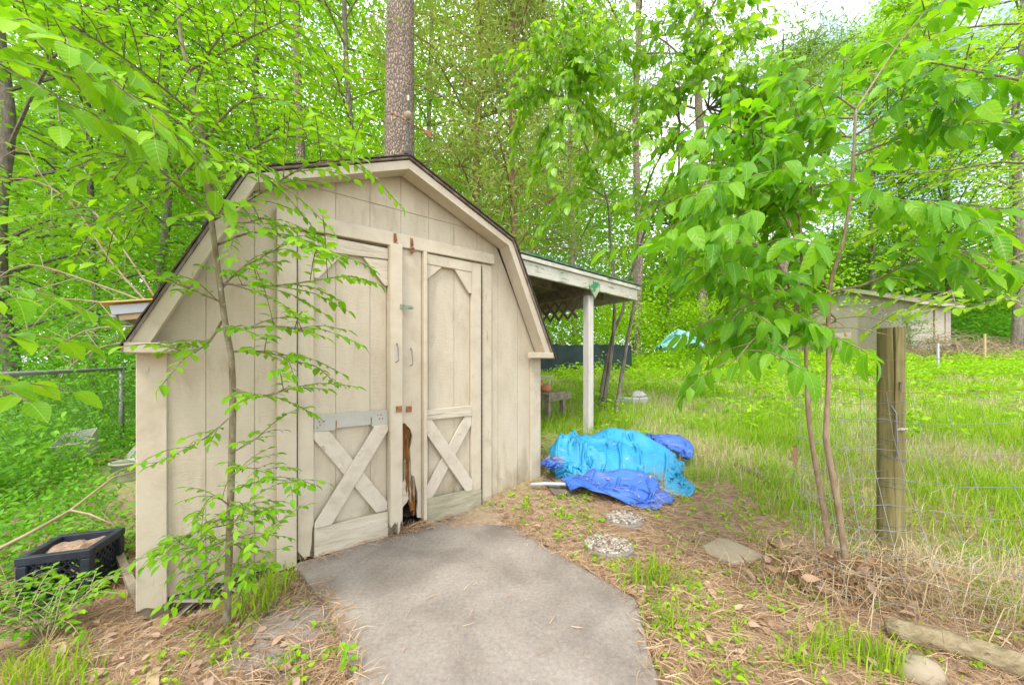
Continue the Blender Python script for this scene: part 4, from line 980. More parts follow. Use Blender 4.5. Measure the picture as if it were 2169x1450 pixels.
o = heap('white_rag', (c.x+0.12, c.y), 0.12, 0.08, 0.055, M['white_plastic'], seed=44, folds=4, amp=0.02, na=50, nr=14, bumps=1, lift=0.075); tag(o, 'crumpled white rag on top of the pale stone slab', 'rag')

# ---------------------------------------------------------------- wooden fence post and the slack woven wire
pbx, pby = 2.13, 2.07; pbz = float(gz(pbx, pby))
fp = thing('fence_post', 'round cracked greenish wooden fence post', 'post', (pbx, pby, pbz))
mb = MB(); n, m = 150, 30; vs = []; r = random.Random(2)
ztop = CAMH+(HZY-695)/FPX*pby
for i in range(m):
    z = pbz-0.25+(ztop-pbz+0.25)*i/(m-1)
    for k in range(n):
        a = 2*math.pi*k/n
        q = 0.057*(1+0.015*math.sin(3*a+z*2)+0.008*math.sin(17*a+z)+0.006*r.random())
        crack = math.exp(-((a-4.13-0.05*math.sin(z*7)+0.06*(z-0.9))/(0.024+0.03*float(sstep(0.8, 1.25, z))))**2)
        q *= 1-(0.07+0.27*float(sstep(0.8, 1.2, z)))*crack
        vs.append((pbx+q*math.cos(a), pby+q*math.sin(a), z))
fs = [(i*n+k, i*n+(k+1) % n, (i+1)*n+(k+1) % n, (i+1)*n+k) for i in range(m-1) for k in range(n)]
k0 = len(vs); vs.append((pbx, pby, ztop+0.004)); fs += [((m-1)*n+k, (m-1)*n+(k+1) % n, k0) for k in range(n)]
mb.add(vs, fs).build('post_body', M['fence_post'], fp, (pbx, pby, pbz), smooth=False)
sp = MB(); sp.lathe([(0.014, 0), (0.014, 0.006), (0.008, 0.01)], (pbx-0.005, pby-0.06, 0.77), 8); sp.tube([(pbx-0.03, pby-0.06, 0.77), (pbx+0.03, pby-0.058, 0.775)], 0.004, 6)
sp.build('insulator', M['white_plastic'], fp, (pbx, pby, pbz))
MB().tube([(pbx-0.01, pby-0.062, 0.985), (pbx-0.01, pby-0.066, 1.03)], 0.008, 6).build('staple', M['old_wood'], fp, (pbx, pby, pbz))

wf = thing('wire_fence', 'slack woven wire fence sagging around the wooden post', 'fence', (1.5, 1.95, float(gz(1.5, 1.95))))
WB = wf.location.copy()
TOPL = [(1.53, 2.0, 1.08), (1.8, 2.0, 0.99), (2.115, 2.0, 0.97), (2.5, 1.98, 0.985), (3.4, 2.0, 0.99)]
BOTL = [(1.49, 1.80, 0.06), (1.68, 1.67, 0.055), (1.95, 1.52, 0.05), (2.25, 1.38, 0.05), (2.9, 1.1, 0.05)]
def lerp(a, b, t): return Vector(a)*(1-t)+Vector(b)*t
r = random.Random(5)
wires = [0.0, 0.17, 0.33, 0.47, 0.6, 0.71, 0.81, 0.9, 1.0]
def sheet_pt(k, f):        # k along (0..4 float), f from top to bottom
    i = min(int(k), 3); t = k-i
    a = lerp(TOPL[i], TOPL[i+1], t); b = lerp(BOTL[i], BOTL[i+1], t)
    ff = f**1.35
    return Vector((a.x+(b.x-a.x)*ff, a.y+(b.y-a.y)*ff, a.z+(b.z-a.z)*f))
for j, f in enumerate(wires):
    pts = [sheet_pt(k/5, f)+Vector((r.uniform(-0.006, 0.006), r.uniform(-0.006, 0.006), r.uniform(-0.006, 0.006)-0.012*math.sin(k*0.6))) for k in range(21)]
    MB().tube(pts, 0.0014, 5).build('line_wire', M['rust'] if j == 0 else M['metal'], wf, WB, smooth=True)
for k in range(15):
    kk = 0.05+k*0.42
    if kk > 3.98: break
    st = MB(); pts = [sheet_pt(kk, f/8)+Vector((r.uniform(-0.006, 0.006), 0, 0)) for f in range(9)]; st.tube(pts, 0.0010, 5)
    for f in wires:
        p = sheet_pt(kk, f); st.tube([p-Vector((0.006, 0, 0)), p+Vector((0.006, 0, 0))], 0.0024, 5)
    st.build('stay_wire', M['metal'], wf, WB)
# back layer: from the post to the bunched end on the left
for j, z in enumerate((1.08, 0.93, 0.83, 0.71, 0.56, 0.42, 0.3, 0.19, 0.08)):
    pts = [Vector((pbx-0.05, pby-0.03, z-0.02)), Vector((1.9, 2.04, z-0.03+r.uniform(-0.01, 0.01))), Vector((1.72, 2.05, z-0.01)), Vector((1.56+r.uniform(-0.02, 0.02), 2.02, z+0.02))]
    MB().tube(pts, 0.0012, 5).build('line_wire', M['metal'], wf, WB, smooth=True)
for x in (1.56, 1.6, 1.66, 1.8, 1.93):
    MB().tube([Vector((x+r.uniform(-0.03, 0.03), 2.035, 0.02)), Vector((x, 2.04, 0.4)), Vector((x+r.uniform(-0.03, 0.03), 2.04, 0.75)), Vector((x-0.02, 2.03, 1.08))], 0.0010, 5).build('stay_wire', M['metal'], wf, WB)
for z in (0.92, 0.86, 0.72, 0.62, 0.61, 0.47, 0.44, 0.34, 0.24, 0.215):
    MB().tube([(pbx+0.060*math.cos(a), pby+0.060*math.sin(a), z+0.012*math.sin(a+z*9)) for a in [math.pi*(1.0+k/12) for k in range(13)]], 0.0017, 5).build('wrap_wire', M['metal'], wf, WB, smooth=True)
MB().tube([(pbx-0.045, pby-0.045, 0.9), (pbx-0.035, pby-0.062, 0.86), (pbx-0.03, pby-0.064, 0.7), (pbx-0.034, pby-0.06, 0.62)], 0.0035, 6).build('wrap_wire', M['metal'], wf, WB, smooth=True)
# rusty top strand running on to the right
MB().tube([(1.45, 2.02, 1.155), (1.8, 2.01, 1.15), (2.12, 2.0, 1.148), (2.5, 2.04, 1.16), (3.6, 2.2, 1.19)], 0.0016, 5).build('line_wire', M['rust'], wf, WB, smooth=True)
# oak leaf caught in the wire
oakl = MB(); cl = at(1683, 960, 2.02)
pts = [(0, 0.05), (0.012, 0.03), (0.03, 0.035), (0.016, 0.008), (0.03, -0.01), (0.012, -0.015), (0.02, -0.04), (0, -0.06), (-0.015, -0.04), (-0.035, -0.035), (-0.014, -0.012), (-0.024, 0.012), (-0.01, 0.02), (-0.014, 0.04)]
oakl.add([(cl.x+x, cl.y-0.01+abs(x)*0.5, cl.z+z) for x, z in pts], [tuple(range(len(pts)))])
o = oakl.build('dead_oak_leaf', M['cardboard']); o.modifiers.new('thick', 'SOLIDIFY').thickness = 0.001; tag(o, 'brown lobed dead leaf hanging in the wire', 'leaf')

# ---------------------------------------------------------------- chain-link fence on the left
def cl_pt(t): return Vector((-4.2-2.2*t, 2.6+4.8*t, 0))
cf = thing('chain_link_fence', 'overgrown chain-link fence with grey top rail left of shed', 'fence', cl_pt(0.3)+Vector((0, 0, float(gz(-5, 4)))))
CB = cf.location.copy(); RZ = [1.02, 1.085]
L_ = (cl_pt(1)-cl_pt(0)).length; dirv = (cl_pt(1)-cl_pt(0)).normalized()
MB().tube([cl_pt(0)+Vector((0, 0, 1.025)), cl_pt(1)+Vector((0, 0, 1.10))], 0.021, 10).build('top_rail', M['metal'], cf, CB, smooth=True)
for t in (0.02, 0.5, 0.98): MB().tube([cl_pt(t)+Vector((0, 0, -0.2)), cl_pt(t)+Vector((0, 0, 1.09))], 0.026, 10).build('fence_pole', M['metal'], cf, CB, smooth=True)
ch = MB(); s = 0.0
while s < L_:
    for sg in (1, -1):
        e = s+sg*1.0
        a, b = max(0, min(L_, s)), e
        z0, z1 = -0.02, 1.02
        if 0 <= e <= L_: ch.tube([cl_pt(0)+dirv*s+Vector((0, 0, z0)), cl_pt(0)+dirv*e+Vector((0, 0, z1+0.05*e/L_))], 0.0022, 3, False)
    s += 0.085
ch.build('wire_mesh', M['metal'], cf, CB, kind='stuff')

# ---------------------------------------------------------------- odds and ends left of the shed
cc = Vector((-2.34, 1.97, 0)); cc.z = float(gz(cc.x, cc.y))
cr = thing('milk_crate', 'dark blue plastic milk crate half hidden by shrub', 'crate', cc, math.radians(20))
S, Hh, t_ = 0.118, 0.27, 0.012
for x, y in ((-S, -S), (S, -S), (S, S), (-S, S)):
    MB().box(x-0.02, x+0.02, y-0.02, y+0.02, 0, Hh-0.042).build('corner_post', M['crate'], cr, bevel=0.004)
for z0, z1 in ((Hh-0.04, Hh), (0.0, 0.03)):
    q = S+0.022; rim = MB()
    rim.box(-q, q, -q, -q+0.03, z0+0.001, z1+0.001); rim.box(-q, q, q-0.03, q, z0+0.001, z1+0.001); rim.box(-q, -q+0.03, -q+0.031, q-0.031, z0+0.001, z1+0.001); rim.box(q-0.03, q, -q+0.031, q-0.031, z0+0.001, z1+0.001)
    rim.build('rim', M['crate'], cr, bevel=0.003)
for sx, sy in ((0, -1), (0, 1), (-1, 0), (1, 0)):
    g = MB()
    for k in range(-5, 10):
        for sg in (1, -1):
            u0 = -S+0.02+k*0.04; u1 = u0+sg*0.2; z0, z1 = 0.03, Hh-0.04
            p, q = [(u0, z0), (u1, z1)]
            if sg < 0: p, q = (u0, z0), (u1, z1)
            ts = [0.0, 1.0]
            if u1 != u0:
                ta, tb_ = sorted(((-S-u0)/(u1-u0), (S-u0)/(u1-u0))); ts = [max(0.0, ta), min(1.0, tb_)]
            if ts[1]-ts[0] < 0.08: continue
            p, q = (u0+(u1-u0)*ts[0], z0+(z1-z0)*ts[0]), (u0+(u1-u0)*ts[1], z0+(z1-z0)*ts[1])
            P = [(a, sy*S, b) if sy else (sx*S, a, b) for a, b in (p, q)]
            g.bar(P[0], P[1], 0.008, 0.010, (0, 1, 0) if sy else (1, 0, 0))
    g.build('lattice_panel', M['crate'], cr)
MB().box(-S, S, -S, S, 0.002, 0.012).build('base', M['crate'], cr)
fl = MB(); kk = 9; rq = random.Random(4)
fl.add([(-S+2*S*i/kk, -S+2*S*j/kk, Hh-0.045+0.025*rq.random()+0.02*math.sin(i*0.4)*math.sin(j*0.4)) for i in range(kk+1) for j in range(kk+1)], [(i*(kk+1)+j, (i+1)*(kk+1)+j, (i+1)*(kk+1)+j+1, i*(kk+1)+j+1) for i in range(kk) for j in range(kk)])
o = fl.build('leaf_filling', M['ground']); o.location = cc; o.rotation_euler = cr.rotation_euler; tag(o, 'dead leaves and straw filling the milk crate', 'leaves', kind='stuff')
c = ground(178, 985)+Vector((0, 0, 0.12)); 
bn = thing('plastic_bin', 'white plastic bin tipped over in the undergrowth', 'bin', c, math.radians(20)); bn.scale = (0.7, 0.7, 0.8); bn.rotation_euler = (math.radians(14), math.radians(-12), math.radians(20))
vs = [(-0.2, -0.14, 0.0), (0.2, -0.14, 0.0), (0.17, 0.12, 0.02), (-0.17, 0.12, 0.02), (-0.23, -0.15, 0.24), (0.23, -0.2, 0.22), (0.2, 0.16, 0.30), (-0.2, 0.16, 0.32)]
bo = MB().add(vs, [(0, 3, 2, 1), (0, 1, 5, 4), (1, 2, 6, 5), (2, 3, 7, 6), (3, 0, 4, 7)]).build('bin_shell', M['white_plastic'], bn)
sdm = bo.modifiers.new('thick', 'SOLIDIFY'); sdm.thickness = 0.008
MB().tube([(-0.235, -0.155, 0.245), (0.235, -0.205, 0.225), (0.205, 0.165, 0.305), (-0.205, 0.165, 0.325), (-0.235, -0.155, 0.245)], 0.010, 6).build('bin_rim', M['white_plastic'], bn)
c = ground(272, 1016)
bk = thing('bucket', 'dirty pale plastic bucket at the corner of the shed', 'bucket', c)
bo = MB(); bo.lathe([(0.11, 0.0), (0.115, 0.02), (0.13, 0.17), (0.14, 0.172), (0.14, 0.19), (0.128, 0.192), (0.12, 0.16), (0.105, 0.02)], (0, 0, 0), 24); bo.build('bucket_body', M['dirty_plastic'], bk, smooth=True)
MB().tube([(0.14*math.cos(a), 0.14*math.sin(a)-0.02*math.sin(a*1), 0.16-0.08*math.sin(a)) for a in [math.pi+math.pi*k/10 for k in range(11)]], 0.003, 5).build('bail_handle', M['metal'], bk)
c = ground(285, 985)
o = MB().add([(-0.3, 0, 0), (0.25, 0.05, 0), (0.3, 0.18, 0.28), (0.0, 0.2, 0.36), (-0.25, 0.16, 0.2)], [(0, 1, 2, 3, 4)]).build('plastic_tray', M['dirty_plastic']); o.location = c+Vector((0.0, 0.12, 0.0)); o.modifiers.new('thick', 'SOLIDIFY').thickness = 0.01
tag(o, 'pale mossy plastic tray leaning behind the bucket', 'tray')
a, b = ground(190, 990), ground(242, 980)
o = MB().tube([a+Vector((0, 0, 0.04)), (a+b)/2+Vector((0, 0, 0.05)), b+Vector((0.2, 0.1, 0.06))], 0.018, 10).build('clay_pipe', M['terracotta'], smooth=True); tag(o, 'rust red pipe lying between the bin and the bucket', 'pipe')
a, b = ground(336, 1312), ground(322, 1475)
o = MB().bar(a+Vector((0, 0, 0.015)), b+Vector((0, 0, 0.02))-(a-b).normalized()*0.2, 0.036, 0.018).build('wooden_lath', M['raw_pine'], bevel=0.002); tag(o, 'pale wooden lath lying in the straw below the shed corner', 'lath')
a, b = ground(300, 1300), ground(255, 1215)
o = MB().bar(a+Vector((0, 0, 0.02)), b+Vector((-0.05, 0.03, 0.12)), 0.035, 0.03).build('scrap_stake', M['old_wood'], bevel=0.002); tag(o, 'grey scrap stake leaning at the shed corner', 'stake')
o = MB().tube([at(-60, 1190, 1.8), at(60, 1130, 1.95), at(150, 1080, 2.1), at(240, 1010, 2.5), at(300, 995, 2.75)], [0.009, 0.009, 0.008, 0.006, 0.004], 7).build('dead_branch', M['twig'], smooth=True); tag(o, 'long bare dead branch lying over the shrubs above the crate', 'branch')
o = MB().tube([at(150, 1080, 2.08), at(190, 1088, 2.05), at(235, 1108, 2.0)], [0.006, 0.005, 0.003], 6).build('dead_stick', M['twig'], smooth=True); tag(o, 'short bare stick forking down towards the crate', 'stick')

# ---------------------------------------------------------------- far shed, house, brush
KZ = 1.47
fsd = thing('far_shed', 'beige gabled shed at the far side of the yard', 'shed', (16.9, 15.6, KZ), math.atan2(0.333, 0.943))
GW, GL, EV, PKF = 4.8, 3.1, 2.35, 3.25
M['far_paint'] = surface('far_shed_paint', [(0.42, 0.36, 0.30), (0.5, 0.44, 0.37)], nscale=3, rough=0.8, bump=0.1)
gwall = MB().add([(0.02, 0, -0.4), (0.02, GW, -0.4), (0.02, GW, EV), (0.02, GW/2, PKF), (0.02, 0, EV)], [(0, 4, 3, 2, 1)]).build('gable_wall', M['far_paint'], fsd)
for k in range(24):
    y0, y1 = k*GW/24+0.004, (k+1)*GW/24-0.004
    z0, z1 = EV+(PKF-EV)*(1-abs(y0-GW/2)/(GW/2)), EV+(PKF-EV)*(1-abs(y1-GW/2)/(GW/2))
    MB().add([(0, y0, -0.4), (0, y1, -0.4), (0, y1, z1), (0, y0, z0), (0.018, y0, -0.4), (0.018, y1, -0.4), (0.018, y1, z1), (0.018, y0, z0)],
             [(0, 3, 2, 1), (4, 5, 6, 7), (0, 1, 5, 4), (1, 2, 6, 5), (2, 3, 7, 6), (3, 0, 4, 7)]).build('siding_plank', M['far_paint'], gwall)
swall = MB().box(0.021, GL, 0.02, 0.05, -0.4, EV).build('side_wall', M['far_paint'], fsd)
for k in range(15):
    x0, x1 = 0.021+k*(GL-0.02)/15+0.004, 0.021+(k+1)*(GL-0.02)/15-0.004
    MB().box(x0, x1, 0.0, 0.0195, -0.4, EV).build('siding_plank', M['far_paint'], swall)
MB().box(GL, GL+0.04, 0.02, GW-0.02, -0.4, EV).build('back_wall', M['far_paint'], fsd)
for sg in (1, -1):
    yc = GW/2; e = sg*(GW/2+0.3); ze = EV-(PKF-EV)*0.3/(GW/2)
    MB().add([(-0.25, yc, PKF+0.02), (GL+0.3, yc, PKF+0.02), (GL+0.3, yc+e, ze+0.02), (-0.25, yc+e, ze+0.02), (-0.25, yc, PKF+0.09), (GL+0.3, yc, PKF+0.09), (GL+0.3, yc+e, ze+0.09), (-0.25, yc+e, ze+0.09)],
             [(0, 1, 2, 3), (7, 6, 5, 4), (0, 4, 5, 1), (1, 5, 6, 2), (2, 6, 7, 3), (3, 7, 4, 0)]).build('roof_slope', M['grey_board'], fsd)
    MB().bar((-0.26, yc, PKF+0.03), (-0.26, yc+e, ze+0.03), 0.03, 0.14).build('rake_board', M['far_paint'], fsd)
    MB().box(-0.24, GL+0.3, yc+e-0.02, yc+e+0.02, ze-0.09, ze+0.03).build('eave_fascia', M['far_paint'], fsd)
vt = MB().box(-0.03, -0.002, 2.15, 2.6, 2.45, 2.95).build('gable_vent', M['white_plastic'], fsd)
for k in range(7): MB().box(-0.045, -0.031, 2.18, 2.57, 2.48+k*0.065, 2.51+k*0.065).build('louvre', M['blue_white'], vt)
dr = MB().box(1.75, 2.5, -0.03, -0.002, -0.1, 2.0).build('door', M['far_paint'], fsd); MB().box(1.68, 1.74, -0.04, -0.002, -0.1, 2.06).build('door_frame', M['cardboard'], dr); MB().box(2.51, 2.57, -0.04, -0.002, -0.1, 2.06).build('door_frame', M['cardboard'], dr)
for k in range(20):
    for sg in (1, -1):
        y0 = 0.55+k*0.13; y1 = y0+sg*2.1
        pts = clip_rect([(y0-0.02, 0.0), (y0+0.02, 0.0), (y1+0.02, 2.1), (y1-0.02, 2.1)], 0.6, 1.78, 0.02, 2.08)
        if len(pts) >= 3 or sg > 9:
            xq = -0.045 if sg > 0 else -0.058
            nn_ = len(pts); MB().add([(xq, y, z) for y, z in pts]+[(xq+0.012, y, z) for y, z in pts], [tuple(range(nn_)), tuple(range(2*nn_-1, nn_-1, -1))]+[((i+1) % nn_, i, i+nn_, (i+1) % nn_+nn_) for i in range(nn_)]).build('trellis_slat', M['lattice_pale'], fsd)
for k in range(-16, 1):
    y0 = 0.55+k*0.13
    pts = clip_rect([(y0-0.02, 0.0), (y0+0.02, 0.0), (y0+2.12, 2.1), (y0+2.08, 2.1)], 0.6, 1.78, 0.02, 2.08)
    if len(pts) >= 3:
        nn_ = len(pts); MB().add([(-0.045, y, z) for y, z in pts]+[(-0.033, y, z) for y, z in pts], [tuple(range(nn_)), tuple(range(2*nn_-1, nn_-1, -1))]+[((i+1) % nn_, i, i+nn_, (i+1) % nn_+nn_) for i in range(nn_)]).build('trellis_slat', M['lattice_pale'], fsd)
# rust-streaked bench by the far shed
c = at(1764, 757, 16.4); c.z = float(gz(c.x, c.y))
bt = thing('garden_bench', 'rust streaked white metal bench against the far shed', 'bench', c, math.radians(-62))
M['rust_white'] = surface('rust_streaked_white', [(0.5, 0.46, 0.42), (0.6, 0.57, 0.52)], nscale=3, rough=0.6, bump=0.1, wear=(0.55, 0.2, 0.06), wear_scale=(2, 2, 1), wear_n=3, wear_at=(0.5, 0.56))
MB().box(-0.55, 0.55, -0.25, 0.2, 0.38, 0.42).build('seat', M['rust_white'], bt, bevel=0.01)
MB().box(-0.55, 0.55, 0.2, 0.24, 0.45, 0.95).build('backrest', M['rust_white'], bt, bevel=0.01)
for x in (-0.5, 0.47):
    MB().box(x, x+0.04, -0.25, -0.21, 0, 0.379).build('leg', M['rust'], bt); MB().box(x, x+0.04, 0.2, 0.24, 0, 0.379).build('leg', M['rust'], bt)
    MB().box(x, x+0.05, -0.28, 0.199, 0.60, 0.64).build('armrest', M['rust'], bt)
c = Vector((35, 27, 1.8))
hs = thing('house', 'distant brown house with a pale eave behind the trees', 'house', c, math.radians(8))
M['brick'] = surface('brown_brick', [(0.2, 0.12, 0.09), (0.32, 0.21, 0.16)], scale=(1, 1, 3), nscale=6, rough=0.9, bump=0.2)
MB().box(-4, 6, 0, 6, -0.5, 2.6).build('wall', M['brick'], hs); MB().box(-4.5, 6.5, -0.5, -0.44, 2.5, 2.75).build('eave_fascia', M['far_paint'], hs)
MB().add([(-4.5, -0.5, 2.76), (6.5, -0.5, 2.76), (6.5, 3, 4.4), (-4.5, 3, 4.4), (6.5, 6.5, 2.76), (-4.5, 6.5, 2.76)], [(0, 1, 2, 3), (3, 2, 4, 5), (0, 3, 5), (1, 4, 2), (0, 5, 4, 1)]).build('roof', M['grey_board'], hs)
MB().box(-1.5, -0.3, -0.03, -0.003, 0.9, 2.1).build('window', M['dark'], hs)
# stakes
c = ground(2086, 768); o = MB().box(-0.03, 0.03, -0.02, 0.02, -0.2, 0.95).build('wood_stake', M['raw_pine'], bevel=0.004); o.location = c; tag(o, 'thin wooden stake standing before the brush pile', 'stake')
c = ground(1987, 786); o = MB().box(-0.02, 0.02, -0.015, 0.015, -0.2, 0.75).box(-0.005, 0.005, 0.0151, 0.035, -0.2, 0.75).build('metal_stake', M['blue_white']); o.location = c; tag(o, 'thin pale metal stake in the grass right of the post', 'stake')
# piles of cut branches
def brush(cx, cy, rx, ry, h, n, seed, label):
    r = random.Random(seed); mb = MB(); zb = float(gz(cx, cy))
    for _ in range(n):
        x, y = cx+r.gauss(0, rx*0.5), cy+r.gauss(0, ry*0.5); q = math.hypot((x-cx)/rx, (y-cy)/ry)
        z = float(gz(x, y))+max(0.02, h*(1-q)*r.random()); a = r.random()*6.28; l = 0.4+r.random()*1.0
        d = Vector((math.cos(a), math.sin(a), r.gauss(0.1, 0.35)))*l; b = Vector((r.gauss(0, 0.12), r.gauss(0, 0.12), r.gauss(0.1, 0.1)))
        p = Vector((x, y, z)); mb.tube([p-d*0.5, p+b, p+d*0.5], [0.009, 0.009, 0.003], 4, False)
    o = mb.build('brush_pile', M['twig'], kind='stuff'); tag(o, label, 'brush'); return o
brush(15.9, 13.4, 2.6, 1.2, 1.1, 420, 1, 'tangled pile of dry cut branches before the far shed')
brush(20.5, 15.5, 3.0, 1.2, 0.9, 380, 2, 'low heap of reddish dry branches at the right edge')

# ---------------------------------------------------------------- plants
def inside_slab(x, y, grow=0.0):
    c = np.zeros(np.shape(x), bool); n = len(SLAB)
    for i in range(n):
        (x1, y1), (x2, y2) = SLAB[i], SLAB[(i+1) % n]
        cond = ((y1 > y) != (y2 > y)) & (x < (x2-x1)*(y-y1)/(y2-y1+1e-12)+x1)
        c ^= cond
    return c
def shed_coords(P):
    dx, dy = P[:, 0]-SA.x, P[:, 1]-SA.y
    return SU[0]*dx+SU[1]*dy, -SU[1]*dx+SU[0]*dy
def clear_of_shed(P, m=0.05):
    s, y = shed_coords(P); z = P[:, 2]
    a = (s > -m-0.1) & (s < W+m+0.1) & (y > -m-0.02) & (y < DEP+m+0.2) & (z < 2.5)
    b = (s > 2.3) & (s < 4.75) & (y > 0.4) & (y < 2.8) & (z > 0.9) & (z < 2.3)
    c = (s > -0.6) & (s < 0.2) & (y > 2.3) & (y < 4.4) & (z > 1.5) & (z < 1.9)
    return ~(a | b | c)

def smooth_path(pts, k=4):
    pts = [Vector(p) for p in pts]; out = []
    for i in range(len(pts)-1):
        p0, p1, p2, p3 = pts[max(i-1, 0)], pts[i], pts[i+1], pts[min(i+2, len(pts)-1)]
        for j in range(k):
            t = j/k
            out.append(0.5*((2*p1)+(p2-p0)*t+(2*p0-5*p1+4*p2-p3)*t*t+(3*p1-p0-3*p2+p3)*t**3))
    out.append(pts[-1]); return out

class Plant:
    def __init__(self, name, label, cat, base, bark, seed, group=None):
        self.e = thing(name, label, cat, base, 0, group); self.b = Vector(base); self.bark = bark
        self.r = random.Random(seed); self.stem = MB(); self.br = MB(); self.L = []
    def leafy(self, path, f0, step, lmin, lmax, flat=True, side=None, droop=0.3, spread=1.0):
        """alternate leaves along a twig"""
        r = self.r; acc = 0; tot = sum((b-a).length for a, b in zip(path, path[1:])); run = 0; sgn = 1
        for a, b in zip(path, path[1:]):
            d = b-a; l = d.length
            if l < 1e-5: continue
            t = d/l
            while acc < l:
                if (run+acc)/tot >= f0:
                    p = a+t*acc
                    h = t.cross(Vector((0, 0, 1)))
                    if h.length < 1e-3: h = Vector((1, 0, 0))
                    h.normalize()
                    if flat:
                        ld = t*r.uniform(0.4, 0.9)+h*sgn*r.uniform(0.6, 1.0)*spread+Vector((0, 0, -droop*r.uniform(0.1, 1.2)))
                        nn = Vector((r.gauss(0, 0.28), r.gauss(0, 0.28), 1))
                    else:
                        ld = t*r.uniform(0.2, 0.8)+h*sgn*r.uniform(0.2, 1.0)+Vector((r.gauss(0, 0.2), r.gauss(0, 0.2), -droop*r.uniform(0.5, 1.8)))
                        nn = Vector((r.gauss(0, 0.55), r.gauss(-0.25, 0.5), 0.9))
                    self.L.append((p, ld.normalized(), nn, r.uniform(lmin, lmax))); sgn = -sgn
                acc += step*r.uniform(0.7, 1.3)
            acc -= l; run += l
        p = path[-1]; t = (path[-1]-path[-2]).normalized()
        self.L.append((p, t+Vector((0, 0, -droop*0.5)), Vector((r.gauss(0, 0.3), r.gauss(0, 0.3), 1)), lmax*0.9))
    def branch(self, pts, r0, r1, lmin, lmax, step, twigs=0, tl=0.25, flat=True, f0=0.25, droop=0.3, rise=0.1):
        path = smooth_path(pts); n = len(path)
        self.br.tube(path, [r0+(r1-r0)*i/(n-1) for i in range(n)], 5)
        self.leafy(path, f0, step*1.3, lmin, lmax, flat, droop=droop)
        r = self.r
        for k in range(twigs):
            i = int(n*(0.2+0.75*(k+r.random()*0.6)/max(twigs, 1))); i = min(max(i, 1), n-2)
            p = path[i]; t = (path[i+1]-path[i-1]).normalized()
            h = t.cross(Vector((0, 0, 1)))
            if h.length < 1e-3: h = Vector((1, 0, 0))
            h = h.normalized()*(1 if k % 2 else -1)
            d = (t*r.uniform(0.3, 0.9)+h*r.uniform(0.5, 1.0)+Vector((0, 0, r.gauss(rise, 0.25)))).normalized(); l = tl*r.uniform(0.5, 1.2)
            tp = smooth_path([p, p+d*l*0.5+Vector((0, 0, 0.03*l)), p+d*l+Vector((0, 0, -0.12*l))], 3)
            self.br.tube(tp, [max(r1, 0.0012)]*(len(tp)-1)+[0.0008], 4)
            self.leafy(tp, 0.15, step, lmin, lmax, flat, droop=droop)
    def finish(self, meshes, bulk_mat, nmax=300, keep=None):
        if self.stem.v: self.stem.build('stem', M[self.bark], self.e, self.b, smooth=True)
        if self.br.v: self.br.build('branches', M[self.bark], self.e, self.b, smooth=True)
        L = self.L
        P = np.array([tuple(l[0]) for l in L]); ok = in_view(P, 1.25) & clear_of_shed(P, 0.0)
        L = [l for l, k in zip(L, ok) if k and (keep is None or keep(l[0]))]
        C0 = Vector((0, 0, CAMH))
        def vis(l):
            p = l[0]
            inside = abs(p.x) < 1.40*p.y and abs(p.z-CAMH-0.06*p.y) < 0.95*p.y
            return -(l[3]/max((p-C0).length, 0.2))-(1.0 if inside else 0)
        L.sort(key=vis)
        for p, t, n, l in L[:nmax]: place_leaf(self.r.choice(meshes), p, t, n, l, self.e, self.b)
        R_ = L[nmax:]
        if R_:
            leaf_mesh('foliage', [tuple(x[0]) for x in R_], [tuple(x[1]) for x in R_], [tuple(x[2]) for x in R_], [x[3] for x in R_], T_MID, bulk_mat, self.e, self.b, kind='stuff')
        return len(L)

ELM = [big_leaf('elm_leaf', 0.46+0.05*k, 0.12+0.1*k, 0.25+0.1*(k % 2), M['leaf_elm_o'], k) for k in range(4)]
BIG = [big_leaf('broad_leaf', 0.36+0.03*k, 0.12+0.14*k, 0.18+0.12*(k % 2), M['leaf_big_o'], 10+k, 0.03) for k in range(5)]
M['leaf_lime_o'] = leaf_material('lime_leaf_single', [(0.19, 0.40, 0.02), (0.28, 0.50, 0.024), (0.36, 0.56, 0.035)], per_object=True)
LIME = [big_leaf('lime_leaf', 0.5+0.05*k, 0.1+0.1*k, 0.2, M['leaf_lime_o'], 20+k) for k in range(3)]

